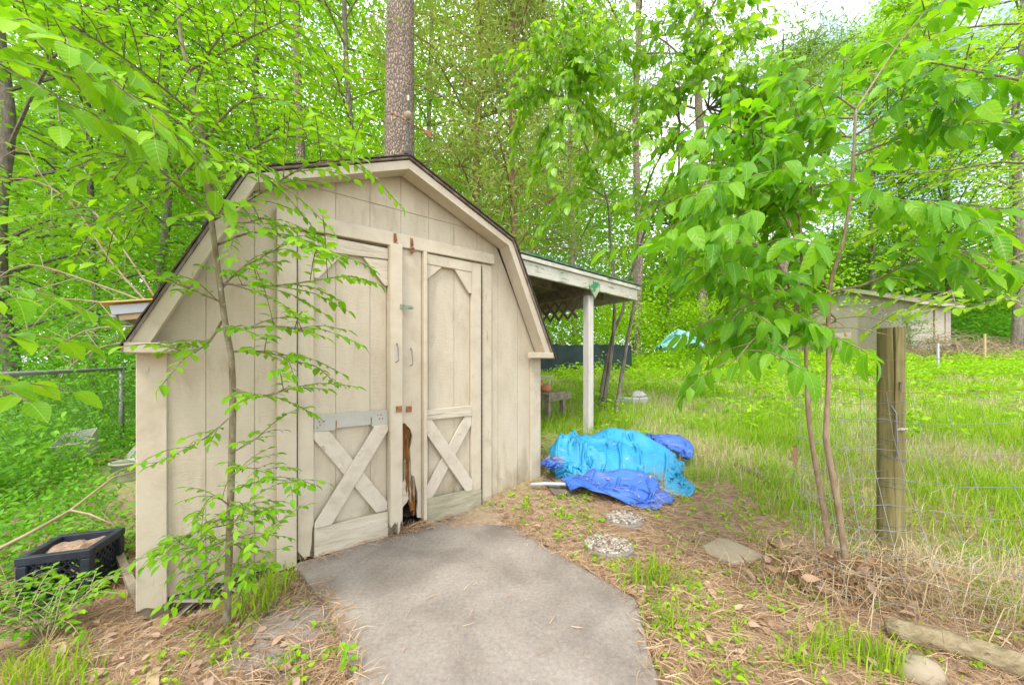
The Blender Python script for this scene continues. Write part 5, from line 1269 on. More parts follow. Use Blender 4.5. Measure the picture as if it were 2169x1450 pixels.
# --- slender sapling in front of the shed
eb = ground(478, 1335); EY = eb.y
es = Plant('slender_sapling', 'slender small-leaved sapling growing in front of the shed', 'sapling', eb, 'bark_sapling', 11)
ep = [eb+Vector((0, 0, -0.05))]+[at(x, y, EY+dy) for x, y, dy in ((484, 1200, 0), (490, 1000, 0.01), (493, 860, 0.01), (490, 760, 0), (478, 690, -0.01), (455, 520, -0.02), (440, 400, -0.03), (430, 300, -0.04), (405, 180, -0.05), (382, 70, -0.06), (376, -60, -0.06), (372, -260, -0.06))]
epp = smooth_path(ep); es.stem.tube(epp, [0.0115*(1-i/len(epp))**0.6+0.003 for i in range(len(epp))], 9)
EB = [([(445, 470, 0), (550, 410, -0.05), (650, 352, -0.08), (760, 335, -0.1)], 4), ([(455, 520, 0), (560, 490, -0.06), (690, 548, -0.1)], 5), ([(465, 600, 0), (580, 605, -0.06), (720, 585, -0.1)], 5),
      ([(480, 700, 0), (580, 690, -0.1), (655, 705, -0.15)], 4), ([(470, 640, 0), (410, 615, -0.05), (370, 600, -0.08)], 3), ([(440, 450, 0), (330, 350, -0.15), (190, 210, -0.3), (50, 60, -0.45)], 9),
      ([(430, 300, 0), (520, 210, -0.1), (650, 225, -0.2)], 6), ([(420, 250, 0), (300, 150, -0.2), (150, 50, -0.4)], 8), ([(400, 150, 0), (510, 90, -0.1), (610, 40, -0.15)], 6),
      ([(440, 400, 0), (550, 305, -0.06), (650, 290, -0.1), (730, 320, -0.12)], 4), ([(425, 330, 0), (330, 420, -0.1), (190, 480, -0.2)], 6), ([(470, 680, 0), (430, 735, -0.06), (350, 745, -0.1)], 3),
      ([(487, 745, 0), (560, 745, 0.02), (640, 770, 0.05)], 4), ([(470, 610, 0), (510, 570, 0.1), (600, 520, 0.2)], 4), ([(430, 320, 0), (500, 330, -0.15), (560, 380, -0.2)], 4),
      ([(410, 200, 0), (450, 100, -0.1), (560, -20, -0.2)], 6), ([(420, 260, 0), (360, 330, -0.2), (240, 330, -0.35)], 6), ([(385, 90, 0), (280, 60, -0.2), (120, -40, -0.3)], 6), ([(440, 420, 0), (500, 470, -0.1), (560, 460, -0.15)], 4),
      ([(490, 880, 0), (430, 930, -0.05), (310, 990, -0.1)], 3), ([(490, 820, 0), (555, 840, -0.04), (610, 820, -0.08)], 3), ([(488, 960, 0), (540, 930, 0), (585, 890, -0.02)], 1), ([(487, 1040, 0), (570, 1015, -0.04), (650, 1030, -0.08)], 4), ([(485, 1110, 0), (400, 1130, -0.06), (320, 1180, -0.1)], 5),
      ([(485, 1130, 0), (540, 1140, -0.05), (590, 1110, -0.08)], 4), ([(484, 1170, 0), (440, 1200, -0.05), (390, 1230, -0.08)], 4), ([(486, 1070, 0), (450, 1050, -0.08), (420, 1090, -0.12)], 3), ([(484, 1190, 0), (520, 1200, -0.05), (560, 1180, -0.08)], 3),
      ([(486, 1060, 0), (520, 1080, -0.05), (570, 1090, -0.06)], 4), ([(486, 1090, 0), (450, 1110, 0.04), (430, 1150, 0.05)], 4), ([(485, 1150, 0), (510, 1160, 0.04), (535, 1215, 0.04)], 4), ([(485, 1140, 0), (430, 1160, -0.1), (370, 1150, -0.15)], 4), ([(488, 1010, 0), (520, 990, -0.04), (560, 1000, -0.06)], 3), ([(484, 1210, 0), (450, 1225, -0.05), (420, 1250, -0.06)], 4), ([(485, 1120, 0), (500, 1100, -0.1), (530, 1060, -0.12)], 4)]
for pts, tw in EB:
    low = pts[0][1] > 840
    es.branch([at(x, y, EY+dy) for x, y, dy in pts], 0.006 if not low else 0.0035, 0.002 if not low else 0.0014, 0.03 if not low else 0.026, 0.06 if not low else 0.05, 0.024, twigs=int(tw*2.2) if not low else tw+4, tl=0.28 if not low else 0.14)
es.finish(ELM, M['leaf_elm'])

# --- branches reaching in from a sapling outside the left edge
lb = Vector((-1.95, 1.05, float(gz(-1.95, 1.05))))
ls = Plant('slender_sapling', 'sapling at the left edge whose branches reach into the picture', 'sapling', lb, 'bark_sapling', 12)
lp = smooth_path([lb, lb+Vector((0.03, 0, 1.0)), lb+Vector((-0.02, 0.02, 2.0)), lb+Vector((0.05, 0, 3.0))]); ls.stem.tube(lp, [0.02*(1-i/len(lp))+0.005 for i in range(len(lp))], 8)
for pts, tw in (([(-430, 640, 1.05), (-150, 600, 1.05), (-20, 605, 1.0), (30, 630, 0.98)], 3), ([(-430, 860, 1.05), (-150, 820, 1.05), (-20, 815, 1.0), (60, 850, 0.96)], 3), ([(-430, 760, 1.05), (-120, 715, 1.0), (25, 715, 0.98)], 3),
                ([(-430, 160, 1.05), (-100, 30, 1.0), (90, 70, 0.98), (260, 190, 1.0), (360, 280, 1.02)], 10), ([(-430, 60, 1.05), (-50, 120, 1.0), (150, 230, 1.0)], 6)):
    ls.branch([at(*p) for p in pts], 0.005, 0.0018, 0.05, 0.09, 0.035, twigs=int(tw*1.5), tl=0.22)
ls.finish(ELM, M['leaf_elm'], 150)

# --- two broad-leaved saplings on the right
ab = ground(1765, 1228); AY = ab.y
sa = Plant('broadleaf_sapling', 'left one of two large-leaved saplings by the wire fence', 'sapling', ab, 'bark_brown', 21, 'broad-leaved saplings')
ap = smooth_path([ab+Vector((0, 0, -0.04))]+[at(x, y, AY+d) for x, y, d in ((1748, 1100, 0), (1722, 950, 0), (1711, 860, 0), (1709, 800, 0), (1704, 680, -0.02), (1697, 530, -0.04), (1690, 440, -0.06))])
sa.stem.tube(ap, [0.0145*(1-0.7*i/len(ap)) for i in range(len(ap))], 9)
for pts, tw in (([(1704, 690, 0), (1650, 560, 0.02), (1598, 450, 0.0), (1570, 360, -0.05)], 6), ([(1697, 530, -0.04), (1640, 430, -0.12), (1560, 395, -0.25), (1470, 415, -0.35)], 7),
                ([(1706, 725, 0), (1650, 690, -0.15), (1600, 715, -0.3), (1560, 765, -0.4)], 6), ([(1702, 620, -0.02), (1600, 600, -0.2), (1500, 560, -0.3), (1400, 520, -0.35)], 8),
                ([(1699, 560, -0.03), (1610, 520, -0.3), (1520, 490, -0.4)], 6), ([(1692, 460, -0.06), (1720, 400, -0.2), (1690, 360, -0.3)], 5), ([(1706, 700, 0), (1720, 700, -0.2), (1690, 710, -0.35)], 4), ([(1692, 460, -0.06), (1620, 330, 0.0), (1530, 260, 0.0)], 7),
                ([(1703, 660, 0), (1650, 610, 0.05), (1575, 570, 0.05), (1500, 590, 0.0)], 7), ([(1700, 600, 0), (1640, 650, -0.1), (1590, 640, -0.2), (1550, 680, -0.3)], 6), ([(1692, 450, 0), (1600, 380, 0.1), (1510, 340, 0.1), (1440, 370, 0.05)], 7), ([(1695, 500, 0), (1620, 470, 0.1), (1540, 440, 0.1), (1450, 470, 0.0)], 7)):
    sa.branch([at(x, y, AY+d) for x, y, d in pts], 0.006, 0.0022, 0.065, 0.125, 0.034, twigs=int(tw*1.7), tl=0.26, flat=False, droop=0.6)
sa.finish(BIG, M['leaf_big'], keep=lambda p: not (p.z < 1.46 and p.x > 1.55))
bb = ground(1800, 1245); BY = bb.y
sb = Plant('broadleaf_sapling', 'forked right one of two large-leaved saplings by the wire fence', 'sapling', bb, 'bark_brown', 22, 'broad-leaved saplings')
bp = smooth_path([bb+Vector((0, 0, -0.04))]+[at(x, y, BY+d) for x, y, d in ((1778, 1090, 0), (1752, 945, 0), (1750, 900, 0), (1755, 800, 0), (1757, 617, 0), (1786, 511, 0), (1803, 400, 0), (1813, 232, 0))])
sb.stem.tube(bp, [0.0155*(1-0.65*i/len(bp)) for i in range(len(bp))], 9)
for pts, tw in (([(1813, 232, 0), (1860, 160, -0.1), (1911, 84, -0.25), (1990, -10, -0.35)], 8), ([(1813, 232, 0), (1740, 185, -0.05), (1655, 165, -0.15)], 5), ([(1806, 250, 0), (1750, 252, -0.05), (1699, 258, -0.12), (1590, 300, -0.25)], 8),
                ([(1813, 286, 0), (1880, 240, -0.1), (1937, 198, -0.2), (2030, 180, -0.35)], 8), ([(1805, 290, 0), (1733, 292, -0.1), (1640, 335, -0.2)], 6), ([(1810, 330, 0), (1945, 280, -0.15), (2060, 265, -0.3)], 7),
                ([(1802, 420, 0), (1870, 440, -0.1), (1960, 440, -0.25), (2080, 470, -0.4)], 6), ([(1757, 617, 0), (1695, 518, -0.02), (1660, 440, -0.1), (1650, 390, -0.15)], 7),
                ([(1757, 617, 0), (1840, 600, -0.1), (1920, 560, -0.2), (2010, 530, -0.3), (2090, 570, -0.4)], 8), ([(1757, 640, 0), (1715, 665, -0.05), (1655, 690, -0.15)], 5), ([(1755, 660, 0), (1770, 680, -0.2), (1730, 690, -0.35)], 4),
                ([(1800, 400, 0), (1760, 390, -0.2), (1700, 400, -0.35)], 5)):
    sgn_ = -0.7 if len(pts[0]) and (pts[-1][0] < 1800 or pts[-1][1] < 0) else 1.0
    sb.branch([at(x, y, BY+d*sgn_) for x, y, d in pts], 0.006, 0.0022, 0.065, 0.125, 0.034, twigs=int(tw*1.7), tl=0.26, flat=False, droop=0.6)
sb.finish(BIG, M['leaf_big'], keep=lambda p: not (p.z < 1.50 and p.x > 1.5))

# --- lime-green branches hanging in from a tree outside the right edge
rb = Vector((5.2, 3.0, float(gz(5.2, 3.0))))
rt = Plant('overhanging_tree', 'lime green tree at the right edge with layered branches', 'tree', rb, 'bark_grey', 31)
rp = smooth_path([rb, rb+Vector((-0.1, 0, 1.4)), rb+Vector((0.0, 0.1, 2.8)), rb+Vector((-0.2, 0, 4.5))]); rt.stem.tube(rp, [0.09*(1-0.8*i/len(rp)) for i in range(len(rp))], 10)
for pts, tw in (([(2420, 230, 3.0), (2169, 172, 2.5), (2010, 140, 2.4), (1900, 120, 2.4)], 12), ([(2420, 400, 3.0), (2169, 345, 2.5), (2010, 360, 2.4), (1850, 375, 2.4)], 13), ([(2420, 600, 3.0), (2169, 552, 2.4), (2080, 590, 2.3), (1950, 640, 2.3)], 12),
                ([(2420, 60, 3.0), (2169, 50, 2.5), (2000, 65, 2.4)], 10), ([(2420, 500, 3.0), (2140, 440, 2.4), (1950, 470, 2.4)], 11), ([(2420, 300, 3.0), (2150, 260, 2.8), (1980, 250, 2.8)], 11), ([(2420, 640, 3.0), (2200, 620, 2.6), (2060, 650, 2.5)], 8), ([(2420, -50, 3.0), (2150, -40, 2.6), (1980, -20, 2.6)], 8)):
    rt.branch([at(*p) for p in pts], 0.012, 0.003, 0.05, 0.085, 0.045, twigs=tw, tl=0.55)
rt.finish(LIME, M['leaf_lime'])

# --- multi-stemmed glossy tree behind the lean-to
gb = ground(1285, 878); GY = 5.5; gb = Vector((at(1285, 878, GY).x, GY, float(gz(at(1285, 878, GY).x, GY))))
gt = Plant('multi_stem_tree', 'many-stemmed glossy-leaved tree behind the lean-to post', 'tree', gb, 'bark_grey', 41)
STEMS = [[(1275, 880, 0), (1291, 776, 0), (1301, 679, 0), (1300, 585, 0), (1292, 500, 0), (1285, 420, -0.2), (1250, 330, -0.4), (1200, 220, -0.6)],
         [(1268, 876, 0.02), (1281, 788, 0.02), (1301, 701, 0.03), (1318, 660, 0.03), (1330, 600, 0), (1370, 480, -0.3), (1420, 380, -0.6), (1440, 260, -0.8)],
         [(1303, 885, -0.1), (1318, 788, -0.1), (1328, 725, -0.1), (1343, 640, -0.1), (1345, 560, -0.2), (1360, 440, -0.4), (1400, 330, -0.6), (1500, 230, -1.0)]]
for s_ in STEMS:
    pth = smooth_path([at(x, y, GY+d) for x, y, d in s_]); gt.stem.tube(pth, [0.032*(1-0.75*i/len(pth)) for i in range(len(pth))], 9)
tips = [at(*[(s_[-1][0]), s_[-1][1], GY+s_[-1][2]]) for s_ in STEMS]+[at(1285, 420, GY-0.2), at(1370, 480, GY-0.3), at(1400, 330, GY-0.6), at(1300, 560, GY)]
GE = [(1130, 120, 4.6), (1180, 60, 4.8), (1250, 250, 4.6), (1320, 90, 4.5), (1400, 40, 4.4), (1450, 180, 4.2), (1520, 90, 4.2), (1570, 230, 4.2), (1600, 200, 4.3), (1660, 250, 4.4), (1480, 330, 4.3), (1400, 430, 4.6), (1150, 330, 4.8), (1190, 430, 4.9),
      (1570, 400, 4.6), (1330, 280, 4.4), (1670, 290, 4.5), (1240, 140, 4.7), (1110, 220, 4.9), (1520, 20, 4.3), (1480, 480, 4.9), (1640, 340, 4.6), (1260, 40, 4.8), (1380, 180, 4.2), (1560, 520, 5.2)]
for x, y, Yd in GE:
    e = at(x, y, Yd); s0 = min(tips, key=lambda q: (q-e).length); mid = (s0+e)/2+Vector((0, 0, 0.18))
    gt.branch([s0, mid, e], 0.012, 0.003, 0.085, 0.15, 0.042, twigs=19, tl=0.62, flat=False, droop=0.9, f0=0.4, rise=-0.05)
gt.finish([big_leaf('glossy_leaf', 0.5+0.05*k, 0.15+0.1*k, 0.2, leaf_material('glossy_leaf_single', GLOSSY, rough=0.3, spec=0.6, per_object=True), 30+k) for k in range(2)], M['leaf_gloss'])

# --- background trees: trunk, limbs, clumped crown
def bg_tree(name, label, px0, px1, Y, dia, height, bark, leaf, seed, z0=2.0, cr=2.5, limbs=26, per=75, ll=(0.09, 0.15), tmpl=T_FAR, sig=0.32, twigs=5, cat='tree', flatz=0.55, updir=0.35, narrow=False, mult=1.0, lean=0):
    r = random.Random(seed); rg = np.random.default_rng(seed)
    x0 = (px0-CX)/FPX*Y; g = float(gz(x0, Y)); b = Vector((x0, Y, g))
    e = thing(name, label, cat, b)
    slope = ((px1-CX)/FPX*Y-x0)/(CAMH+HZY/FPX*Y-g)
    path = [b+Vector((slope*(height*f)+r.gauss(0, 0.05)*(f > 0), lean*height*f+r.gauss(0, 0.05)*(f > 0), height*f-(0.15 if f == 0 else 0))) for f in [0, 0.08, 0.2, 0.35, 0.5, 0.65, 0.8, 0.92, 1.0]]
    path = smooth_path(path, 3); n = len(path)
    st = MB(); st.tube(path, [dia/2*(1-0.62*(i/n))*(1.18 if i == 0 else 1) for i in range(n)], 14); st.build('trunk', M[bark], e, b, smooth=True)
    bm = MB(); C = []
    for k in range(limbs):
        f = (k+r.random())/limbs; z = z0+(height-z0)*f
        i = min(n-2, max(1, int(n*z/height))); p = path[i]
        az = k*2.4+r.random(); l = cr*(1-0.55*f)*r.uniform(0.6, 1.1)
        if not narrow: l *= 0.55+0.9*math.sin(math.pi*min(1, 0.18+f*0.8))
        d = Vector((math.cos(az), math.sin(az), updir*r.uniform(0.3, 1.5)))
        lp_ = smooth_path([p, p+d*l*0.5+Vector((0, 0, 0.06*l)), p+d*l+Vector((0, 0, -0.1*l))], 3)
        bm.tube(lp_, [dia*0.11*(1-j/len(lp_))+0.006 for j in range(len(lp_))], 5, False)
        for t in range(twigs):
            q = lp_[min(len(lp_)-1, 2+int((len(lp_)-2)*(t+0.5)/twigs))]; aa = r.random()*6.28
            w = q+Vector((math.cos(aa), math.sin(aa), r.uniform(-0.3, 0.5)))*l*0.28
            bm.tube([q, w], [0.008, 0.004], 3, False); C.append(w)
    bm.build('branches', M[bark], e, b)
    C = np.array([tuple(c) for c in C]); m = int(per*mult)
    P = np.repeat(C, m, 0)+rg.normal(0, 1, (len(C)*m, 3))*np.array([sig, sig, sig*flatz])
    k = in_view(P) & clear_of_shed(P); P = P[k]
    T, Nn = rand_leaf_dirs(len(P), rng=rg)
    if tmpl is T_NARROW:
        T = rg.normal(0, 1, (len(P), 3))+np.array([0, 0, 0.4]); Nn = rg.normal(0, 1, (len(P), 3))
    # whole clumps share a tone, single leaves vary a little
    tone = np.repeat(rg.random(len(C)), m)[k]*0.6+rg.random(len(P))*0.4
    if len(P): leaf_mesh('crown', P, T, Nn, rg.uniform(ll[0], ll[1], len(P)), tmpl, M[leaf], e, b, kind='stuff', rnd=tone)
    return e

TREES = [
 ('pine_tree', 'big pine with thick plated trunk rising behind the shed ridge', 853, 846, 6.5, 0.62, 17, 'bark_pine', 'leaf_pine', dict(z0=12, cr=2.6, limbs=14, tmpl=T_NARROW, ll=(0.16, 0.24), sig=0.3)),
 ('pine_tree', 'thin leaning pine left of the big pine trunk', 662, 618, 8.5, 0.25, 15, 'bark_pine', 'leaf_pine', dict(z0=10.5, cr=2.0, limbs=14, tmpl=T_NARROW, ll=(0.16, 0.24), sig=0.3)),
 ('woodland_tree', 'dark-trunked tree cut by the left edge of the picture', 14, 8, 6.6, 0.24, 11, 'bark_dark', 'leaf_wood', dict(z0=2.2, cr=3.2, limbs=34)),
 ('woodland_tree', 'slim dark tree standing behind the left sapling branches', 210, 178, 9.0, 0.17, 12, 'bark_dark', 'leaf_wood', dict(z0=2.4, cr=3.0, limbs=34)),
 ('woodland_tree', 'crooked grey tree left of the shed roof slope', 338, 352, 10.0, 0.26, 11, 'bark_grey', 'leaf_wood', dict(z0=3.0, cr=3.0, limbs=30)),
 ('woodland_tree', 'bushy tree filling the gap above the side awning', 120, 100, 12.5, 0.22, 13, 'bark_dark', 'leaf_wood', dict(z0=1.0, cr=3.6, limbs=40)),
 ('broadleaf_tree', 'bright lime green tree left of the big pine trunk', 742, 735, 9.6, 0.2, 13, 'bark_grey', 'leaf_lime', dict(z0=2.2, cr=2.6, limbs=36)),
 ('woodland_tree', 'leafy tree behind the thin leaning pine', 560, 545, 11.0, 0.24, 14, 'bark_dark', 'leaf_wood', dict(z0=2.0, cr=3.2, limbs=38)),
 ('woodland_tree', 'tall leafy tree above the left roof slope', 440, 430, 13.5, 0.26, 16, 'bark_grey', 'leaf_wood', dict(z0=2.5, cr=3.8, limbs=42)),
 ('broadleaf_tree', 'yellow-green tree just right of the big pine trunk', 905, 910, 11.0, 0.2, 13, 'bark_grey', 'leaf_lime', dict(z0=2.2, cr=2.2, limbs=30)),
 ('cedar_tree', 'feathery grey-green cedar with reddish trunk right of the ridge', 1012, 1012, 8.6, 0.2, 11, 'bark_red', 'leaf_cedar', dict(z0=2.2, cr=2.3, limbs=54, tmpl=T_NARROW, ll=(0.1, 0.2), sig=0.2, per=70, twigs=6, flatz=0.8)),
 ('cedar_tree', 'second cedar with broken reddish trunk nearer the lean-to', 1088, 1086, 8.0, 0.19, 9, 'bark_red', 'leaf_cedar', dict(z0=2.8, cr=1.9, limbs=44, tmpl=T_NARROW, ll=(0.1, 0.2), sig=0.2, per=75, twigs=6, flatz=0.8)),
 ('pine_tree', 'grey pine standing behind the glossy tree stems', 1350, 1348, 13.0, 0.3, 18, 'bark_pine', 'leaf_pine', dict(z0=8, cr=3.0, limbs=26, tmpl=T_NARROW, ll=(0.16, 0.26), sig=0.35)),
 ('pine_tree', 'pine trunk rising behind the teal tarp', 1490, 1480, 14.0, 0.4, 19, 'bark_pine', 'leaf_pine', dict(z0=9, cr=3.0, limbs=26, tmpl=T_NARROW, ll=(0.16, 0.26), sig=0.35)),
 ('pine_tree', 'reddish pine trunk seen between the two sapling stems', 1655, 1650, 12.5, 0.4, 9.5, 'bark_pine', 'leaf_pine', dict(z0=7.5, cr=1.6, limbs=8, tmpl=T_NARROW, ll=(0.16, 0.26), sig=0.35)),
 ('pine_tree', 'slim grey pine just right of the reddish pine', 1688, 1690, 16.0, 0.36, 13, 'bark_pine', 'leaf_pine', dict(z0=9, cr=2.0, limbs=18, tmpl=T_NARROW, ll=(0.16, 0.26), sig=0.35)),
 ('woodland_tree', 'pale-trunked tree behind the far shed roof', 1850, 1846, 21.0, 0.4, 17, 'bark_grey', 'leaf_wood', dict(z0=5, cr=4.0, limbs=36, ll=(0.14, 0.22), sig=0.45)),
 ('woodland_tree', 'second pale trunk right behind the far shed', 1912, 1915, 23.0, 0.42, 22, 'bark_grey', 'leaf_lime', dict(z0=6, cr=5.0, limbs=44, ll=(0.15, 0.24), sig=0.5)),
 ('oak_tree', 'dark oak with dense foliage right of the far shed', 2010, 2004, 20.0, 0.42, 15, 'bark_dark', 'leaf_shrub', dict(z0=3.2, cr=5.0, limbs=46, ll=(0.14, 0.22), sig=0.5)),
 ('oak_tree', 'large bright oak crown in the upper right', 2150, 2165, 15.5, 0.34, 20, 'bark_grey', 'leaf_lime', dict(z0=5.0, cr=5.5, limbs=56, ll=(0.12, 0.2), sig=0.45)),
 ('woodland_tree', 'leafy tree in the gap between cedar and glossy tree', 1215, 1205, 14.5, 0.25, 13, 'bark_grey', 'leaf_wood', dict(z0=1.5, cr=3.0, limbs=34)),
 ('broadleaf_tree', 'low lime green tree behind the teal tarp', 1560, 1560, 17.0, 0.22, 8, 'bark_grey', 'leaf_lime', dict(z0=1.2, cr=3.4, limbs=34, ll=(0.12, 0.2), sig=0.42)),
 ('broadleaf_tree', 'low bushy tree behind the glossy tree stems', 1420, 1425, 16.0, 0.2, 7, 'bark_grey', 'leaf_lime', dict(z0=1.0, cr=3.2, limbs=32, ll=(0.12, 0.2), sig=0.42)),
]
for i, (nm, lab, a, b_, Yd, dia, hgt, bark, leaf, kw) in enumerate(TREES):
    bg_tree(nm, lab, a, b_, Yd, dia, hgt, bark, leaf, 100+i, **kw)
# variegated bush by the far shed corner
bg_tree('variegated_bush', 'pale variegated bush at the corner of the far shed', 1925, 1930, 14.2, 0.06, 1.7, 'bark_grey', 'leaf_pale', 200, z0=0.3, cr=0.75, limbs=22, per=26, ll=(0.06, 0.1), sig=0.13, cat='bush')

# --- the wood behind, one mass of foliage
def woodland():
    rg = np.random.default_rng(77)
    n = 9000
    Yc = rg.uniform(13, 34, n); Xc = rg.uniform(-1.6, 1.6, n)*Yc; Zc = rg.uniform(0, 1, n)**0.8*np.where(Xc/Yc > 0.35, 8.0+2*np.sin(Xc*0.5), 18)
    # leave the open yard and the sky gap on the right
    ok = ~((Xc/Yc > 0.3) & (Yc < 21)) & ~((Xc/Yc > 0.05) & (Xc/Yc <= 0.3) & (Yc < 15))
    ok &= ~((Xc/Yc > -0.28) & (Xc/Yc < 0.45) & (Zc > 0.5*Yc) & (rg.random(n) < 0.4))
    ok &= ~((Xc/Yc > 0.62) & (Xc/Yc < 1.02) & (Zc > 0.55*Yc))
    C = np.stack([Xc, Yc, Zc+gz(Xc, Yc)], -1)[ok]
    m = 42
    s = (0.35+0.03*C[:, 1])
    P = np.repeat(C, m, 0)+rg.normal(0, 1, (len(C)*m, 3))*np.repeat(s, m)[:, None]*np.array([1, 1, 0.6])
    tone = np.repeat(rg.random(len(C)), m)*0.65+rg.random(len(P))*0.35
    k = in_view(P); P = P[k]; tone = tone[k]
    T, Nn = rand_leaf_dirs(len(P), rng=rg)
    leaf_mesh('woodland', P, T, Nn, rg.uniform(0.008, 0.0135, len(P))*P[:, 1]+0.02, T_FAR, M['leaf_wood'], kind='stuff', rnd=tone)
    tr = MB(); r = random.Random(8)
    for _ in range(60):
        Y = r.uniform(15, 30); X = r.uniform(-1.5, 1.5)*Y
        if X/Y > 0.05 and Y < 22: continue
        g = float(gz(X, Y)); h = r.uniform(9, 18); d = r.uniform(0.06, 0.18); l = r.gauss(0, 0.03)
        tr.tube([(X, Y, g-0.1), (X+l*h*0.5+r.gauss(0, 0.1), Y, g+h*0.5), (X+l*h, Y, g+h)], [d, d*0.75, d*0.3], 7, False)
    tr.build('woodland_trunks', M['bark_dark'], kind='stuff', smooth=True)
woodland()

# --- underbrush: leafy clumps low down behind the fences
def clumps(name, C, m, sig, ll, mat, seed, flatz=0.6, tmpl=T_FAR, up=0.7):
    rg = np.random.default_rng(seed); C = np.asarray(C)
    P = np.repeat(C, m, 0)+rg.normal(0, 1, (len(C)*m, 3))*np.array([sig, sig, sig*flatz])
    tone = np.repeat(rg.random(len(C)), m)*0.6+rg.random(len(P))*0.4
    k = in_view(P) & clear_of_shed(P) & (P[:, 2] > gz(P[:, 0], P[:, 1])); P = P[k]
    T, Nn = rand_leaf_dirs(len(P), up, rg)
    return leaf_mesh(name, P, T, Nn, rg.uniform(ll[0], ll[1], len(P)), tmpl, M[mat], kind='stuff', rnd=tone[k])
rg = np.random.default_rng(5)
n = 900; X = rg.uniform(-14, -2.5, n); Y = rg.uniform(5.0, 11.5, n); k = (X < -3.2-0.3*(Y-5)) | (Y > 6.5); X, Y = X[k], Y[k]
clumps('underbrush', np.stack([X, Y, gz(X, Y)+rg.random(len(X))**1.5*2.6], -1), 70, 0.3, (0.05, 0.1), 'leaf_shrub', 51)
n = 420; X = rg.uniform(-2.0, 8.5, n); Y = rg.uniform(9.8, 13.5, n)+0.2*np.abs(X-2); k = (X < 3.4) | (Y > 12); X, Y = X[k], Y[k]
clumps('underbrush', np.stack([X, Y, gz(X, Y)+rg.random(len(X))**1.4*2.2], -1), 85, 0.36, (0.07, 0.13), 'leaf_lime', 52)
n = 260; X = rg.uniform(20, 34, n); Y = rg.uniform(19, 24, n); clumps('underbrush', np.stack([X, Y, gz(X, Y)+rg.random(n)*2.2], -1), 60, 0.55, (0.14, 0.22), 'leaf_shrub', 53)
n = 200; X = rg.uniform(8, 16, n); Y = rg.uniform(18.5, 24, n); clumps('underbrush', np.stack([X, Y, gz(X, Y)+rg.random(n)*2.6], -1), 60, 0.5, (0.14, 0.22), 'leaf_lime', 54)
# vines and ground cover on the left
n = 1500; X = rg.uniform(-7.5, -1.75, n); Y = rg.uniform(1.15, 6.2, n); k = (X < -1.9-0.75*np.maximum(0, Y-1.75)) & (X > -1.7*Y-0.6) & ~((X > -2.75) & (Y < 2.25)) & ~((X/Y > -1.14) & (Y > 2.4) & (Y < 4.4) & (rg.random(n) < 0.85)); X, Y = X[k], Y[k]
clumps('ground_cover', np.stack([X, Y, gz(X, Y)+0.03+0.22*rg.random(len(X))], -1), 46, 0.11, (0.028, 0.055), 'leaf_shrub', 55, tmpl=T_MID)
n = 150; X = rg.uniform(-6.5, -3.0, n); Y = rg.uniform(2.6, 5.6, n); k = (X < -2.6-0.55*(Y-2.0)) & (X > -1.62*Y-0.2) & (np.abs(X/Y+1.165) > 0.085) & (X/Y < -1.13); X, Y = X[k], Y[k]
clumps('fence_brush', np.stack([X, Y, gz(X, Y)+0.1+0.75*rg.random(len(X))], -1), 60, 0.17, (0.035, 0.07), 'leaf_shrub', 58, tmpl=T_MID)
n = 60; t = rg.uniform(0, 1, n); cfp = np.array([tuple(cl_pt(v)) for v in t]); cfp[:, 2] = rg.uniform(0.1, 1.05, n); clumps('fence_vines', cfp[t < 0.55], 30, 0.14, (0.04, 0.07), 'leaf_shrub', 56, tmpl=T_MID)
# small-leaved shrubs by the crate
for q, (px, py, h, sd, lab) in enumerate(((8, 1300, 0.22, 62, 'small-leaved shrub at the left edge beside the crate'), (95, 1370, 0.22, 63, 'low seedling shrub in the lower left corner'), (268, 1170, 0.26, 64, 'small-leaved shrub between crate and shed corner'))):
    b = ground(px, py); sh = Plant('shrub', lab, 'shrub', b, 'twig', sd); r = sh.r
    for k in range(9):
        a = r.random()*6.28; d = Vector((math.cos(a)*0.55, math.sin(a)*0.55, 1.0)); l = h*r.uniform(0.6, 1.1)
        sh.branch([b, b+d*l*0.5, b+d*l+Vector((d.x, d.y, -0.2))*l*0.35], 0.003, 0.0015, 0.024, 0.042, 0.022, twigs=6, tl=0.2, f0=0.2)
    sh.finish(ELM, M['leaf_shrub'], 120)
# bare dead twigs arching on the left
tw = Plant('dead_bush', 'bare grey twigs arching over the side awning', 'bush', Vector((-5.2, 5.0, float(gz(-5.2, 5.0)))), 'twig', 71)
r = tw.r
for pts in ([(330, 660, 4.9), (240, 560, 4.8), (150, 430, 4.6), (60, 380, 4.4), (-40, 390, 4.3)], [(340, 650, 4.9), (290, 570, 4.8), (200, 450, 4.7), (110, 400, 4.5), (50, 300, 4.4)], [(300, 690, 4.9), (180, 700, 4.7), (90, 760, 4.5)], [(320, 680, 4.9), (210, 640, 4.7), (70, 640, 4.5), (60, 720, 4.5)], [(310, 640, 4.9), (200, 600, 4.7), (60, 560, 4.5), (-20, 600, 4.4)], [(300, 720, 4.9), (200, 740, 4.7), (120, 800, 4.6)]):
    P_ = smooth_path([at(*p) for p in pts]); tw.br.tube(P_, [0.014*(1-0.8*i/len(P_)) for i in range(len(P_))], 5)
    for _ in range(9):
        i = r.randrange(2, len(P_)-1); d = Vector((r.gauss(-0.3, 0.6), r.gauss(0, 0.3), r.gauss(0, 0.6))).normalized()*r.uniform(0.2, 0.8)
        tw.br.tube([P_[i], P_[i]+d*0.5+Vector((0, 0, 0.05)), P_[i]+d], [0.005, 0.004, 0.002], 4)
tw.br.tube(smooth_path([tw.b, tw.b+Vector((0.3, 0, 0.7)), at(330, 665, 4.9)]), 0.016, 6); tw.br.build('twigs', M['twig'], tw.e, tw.b, smooth=True)

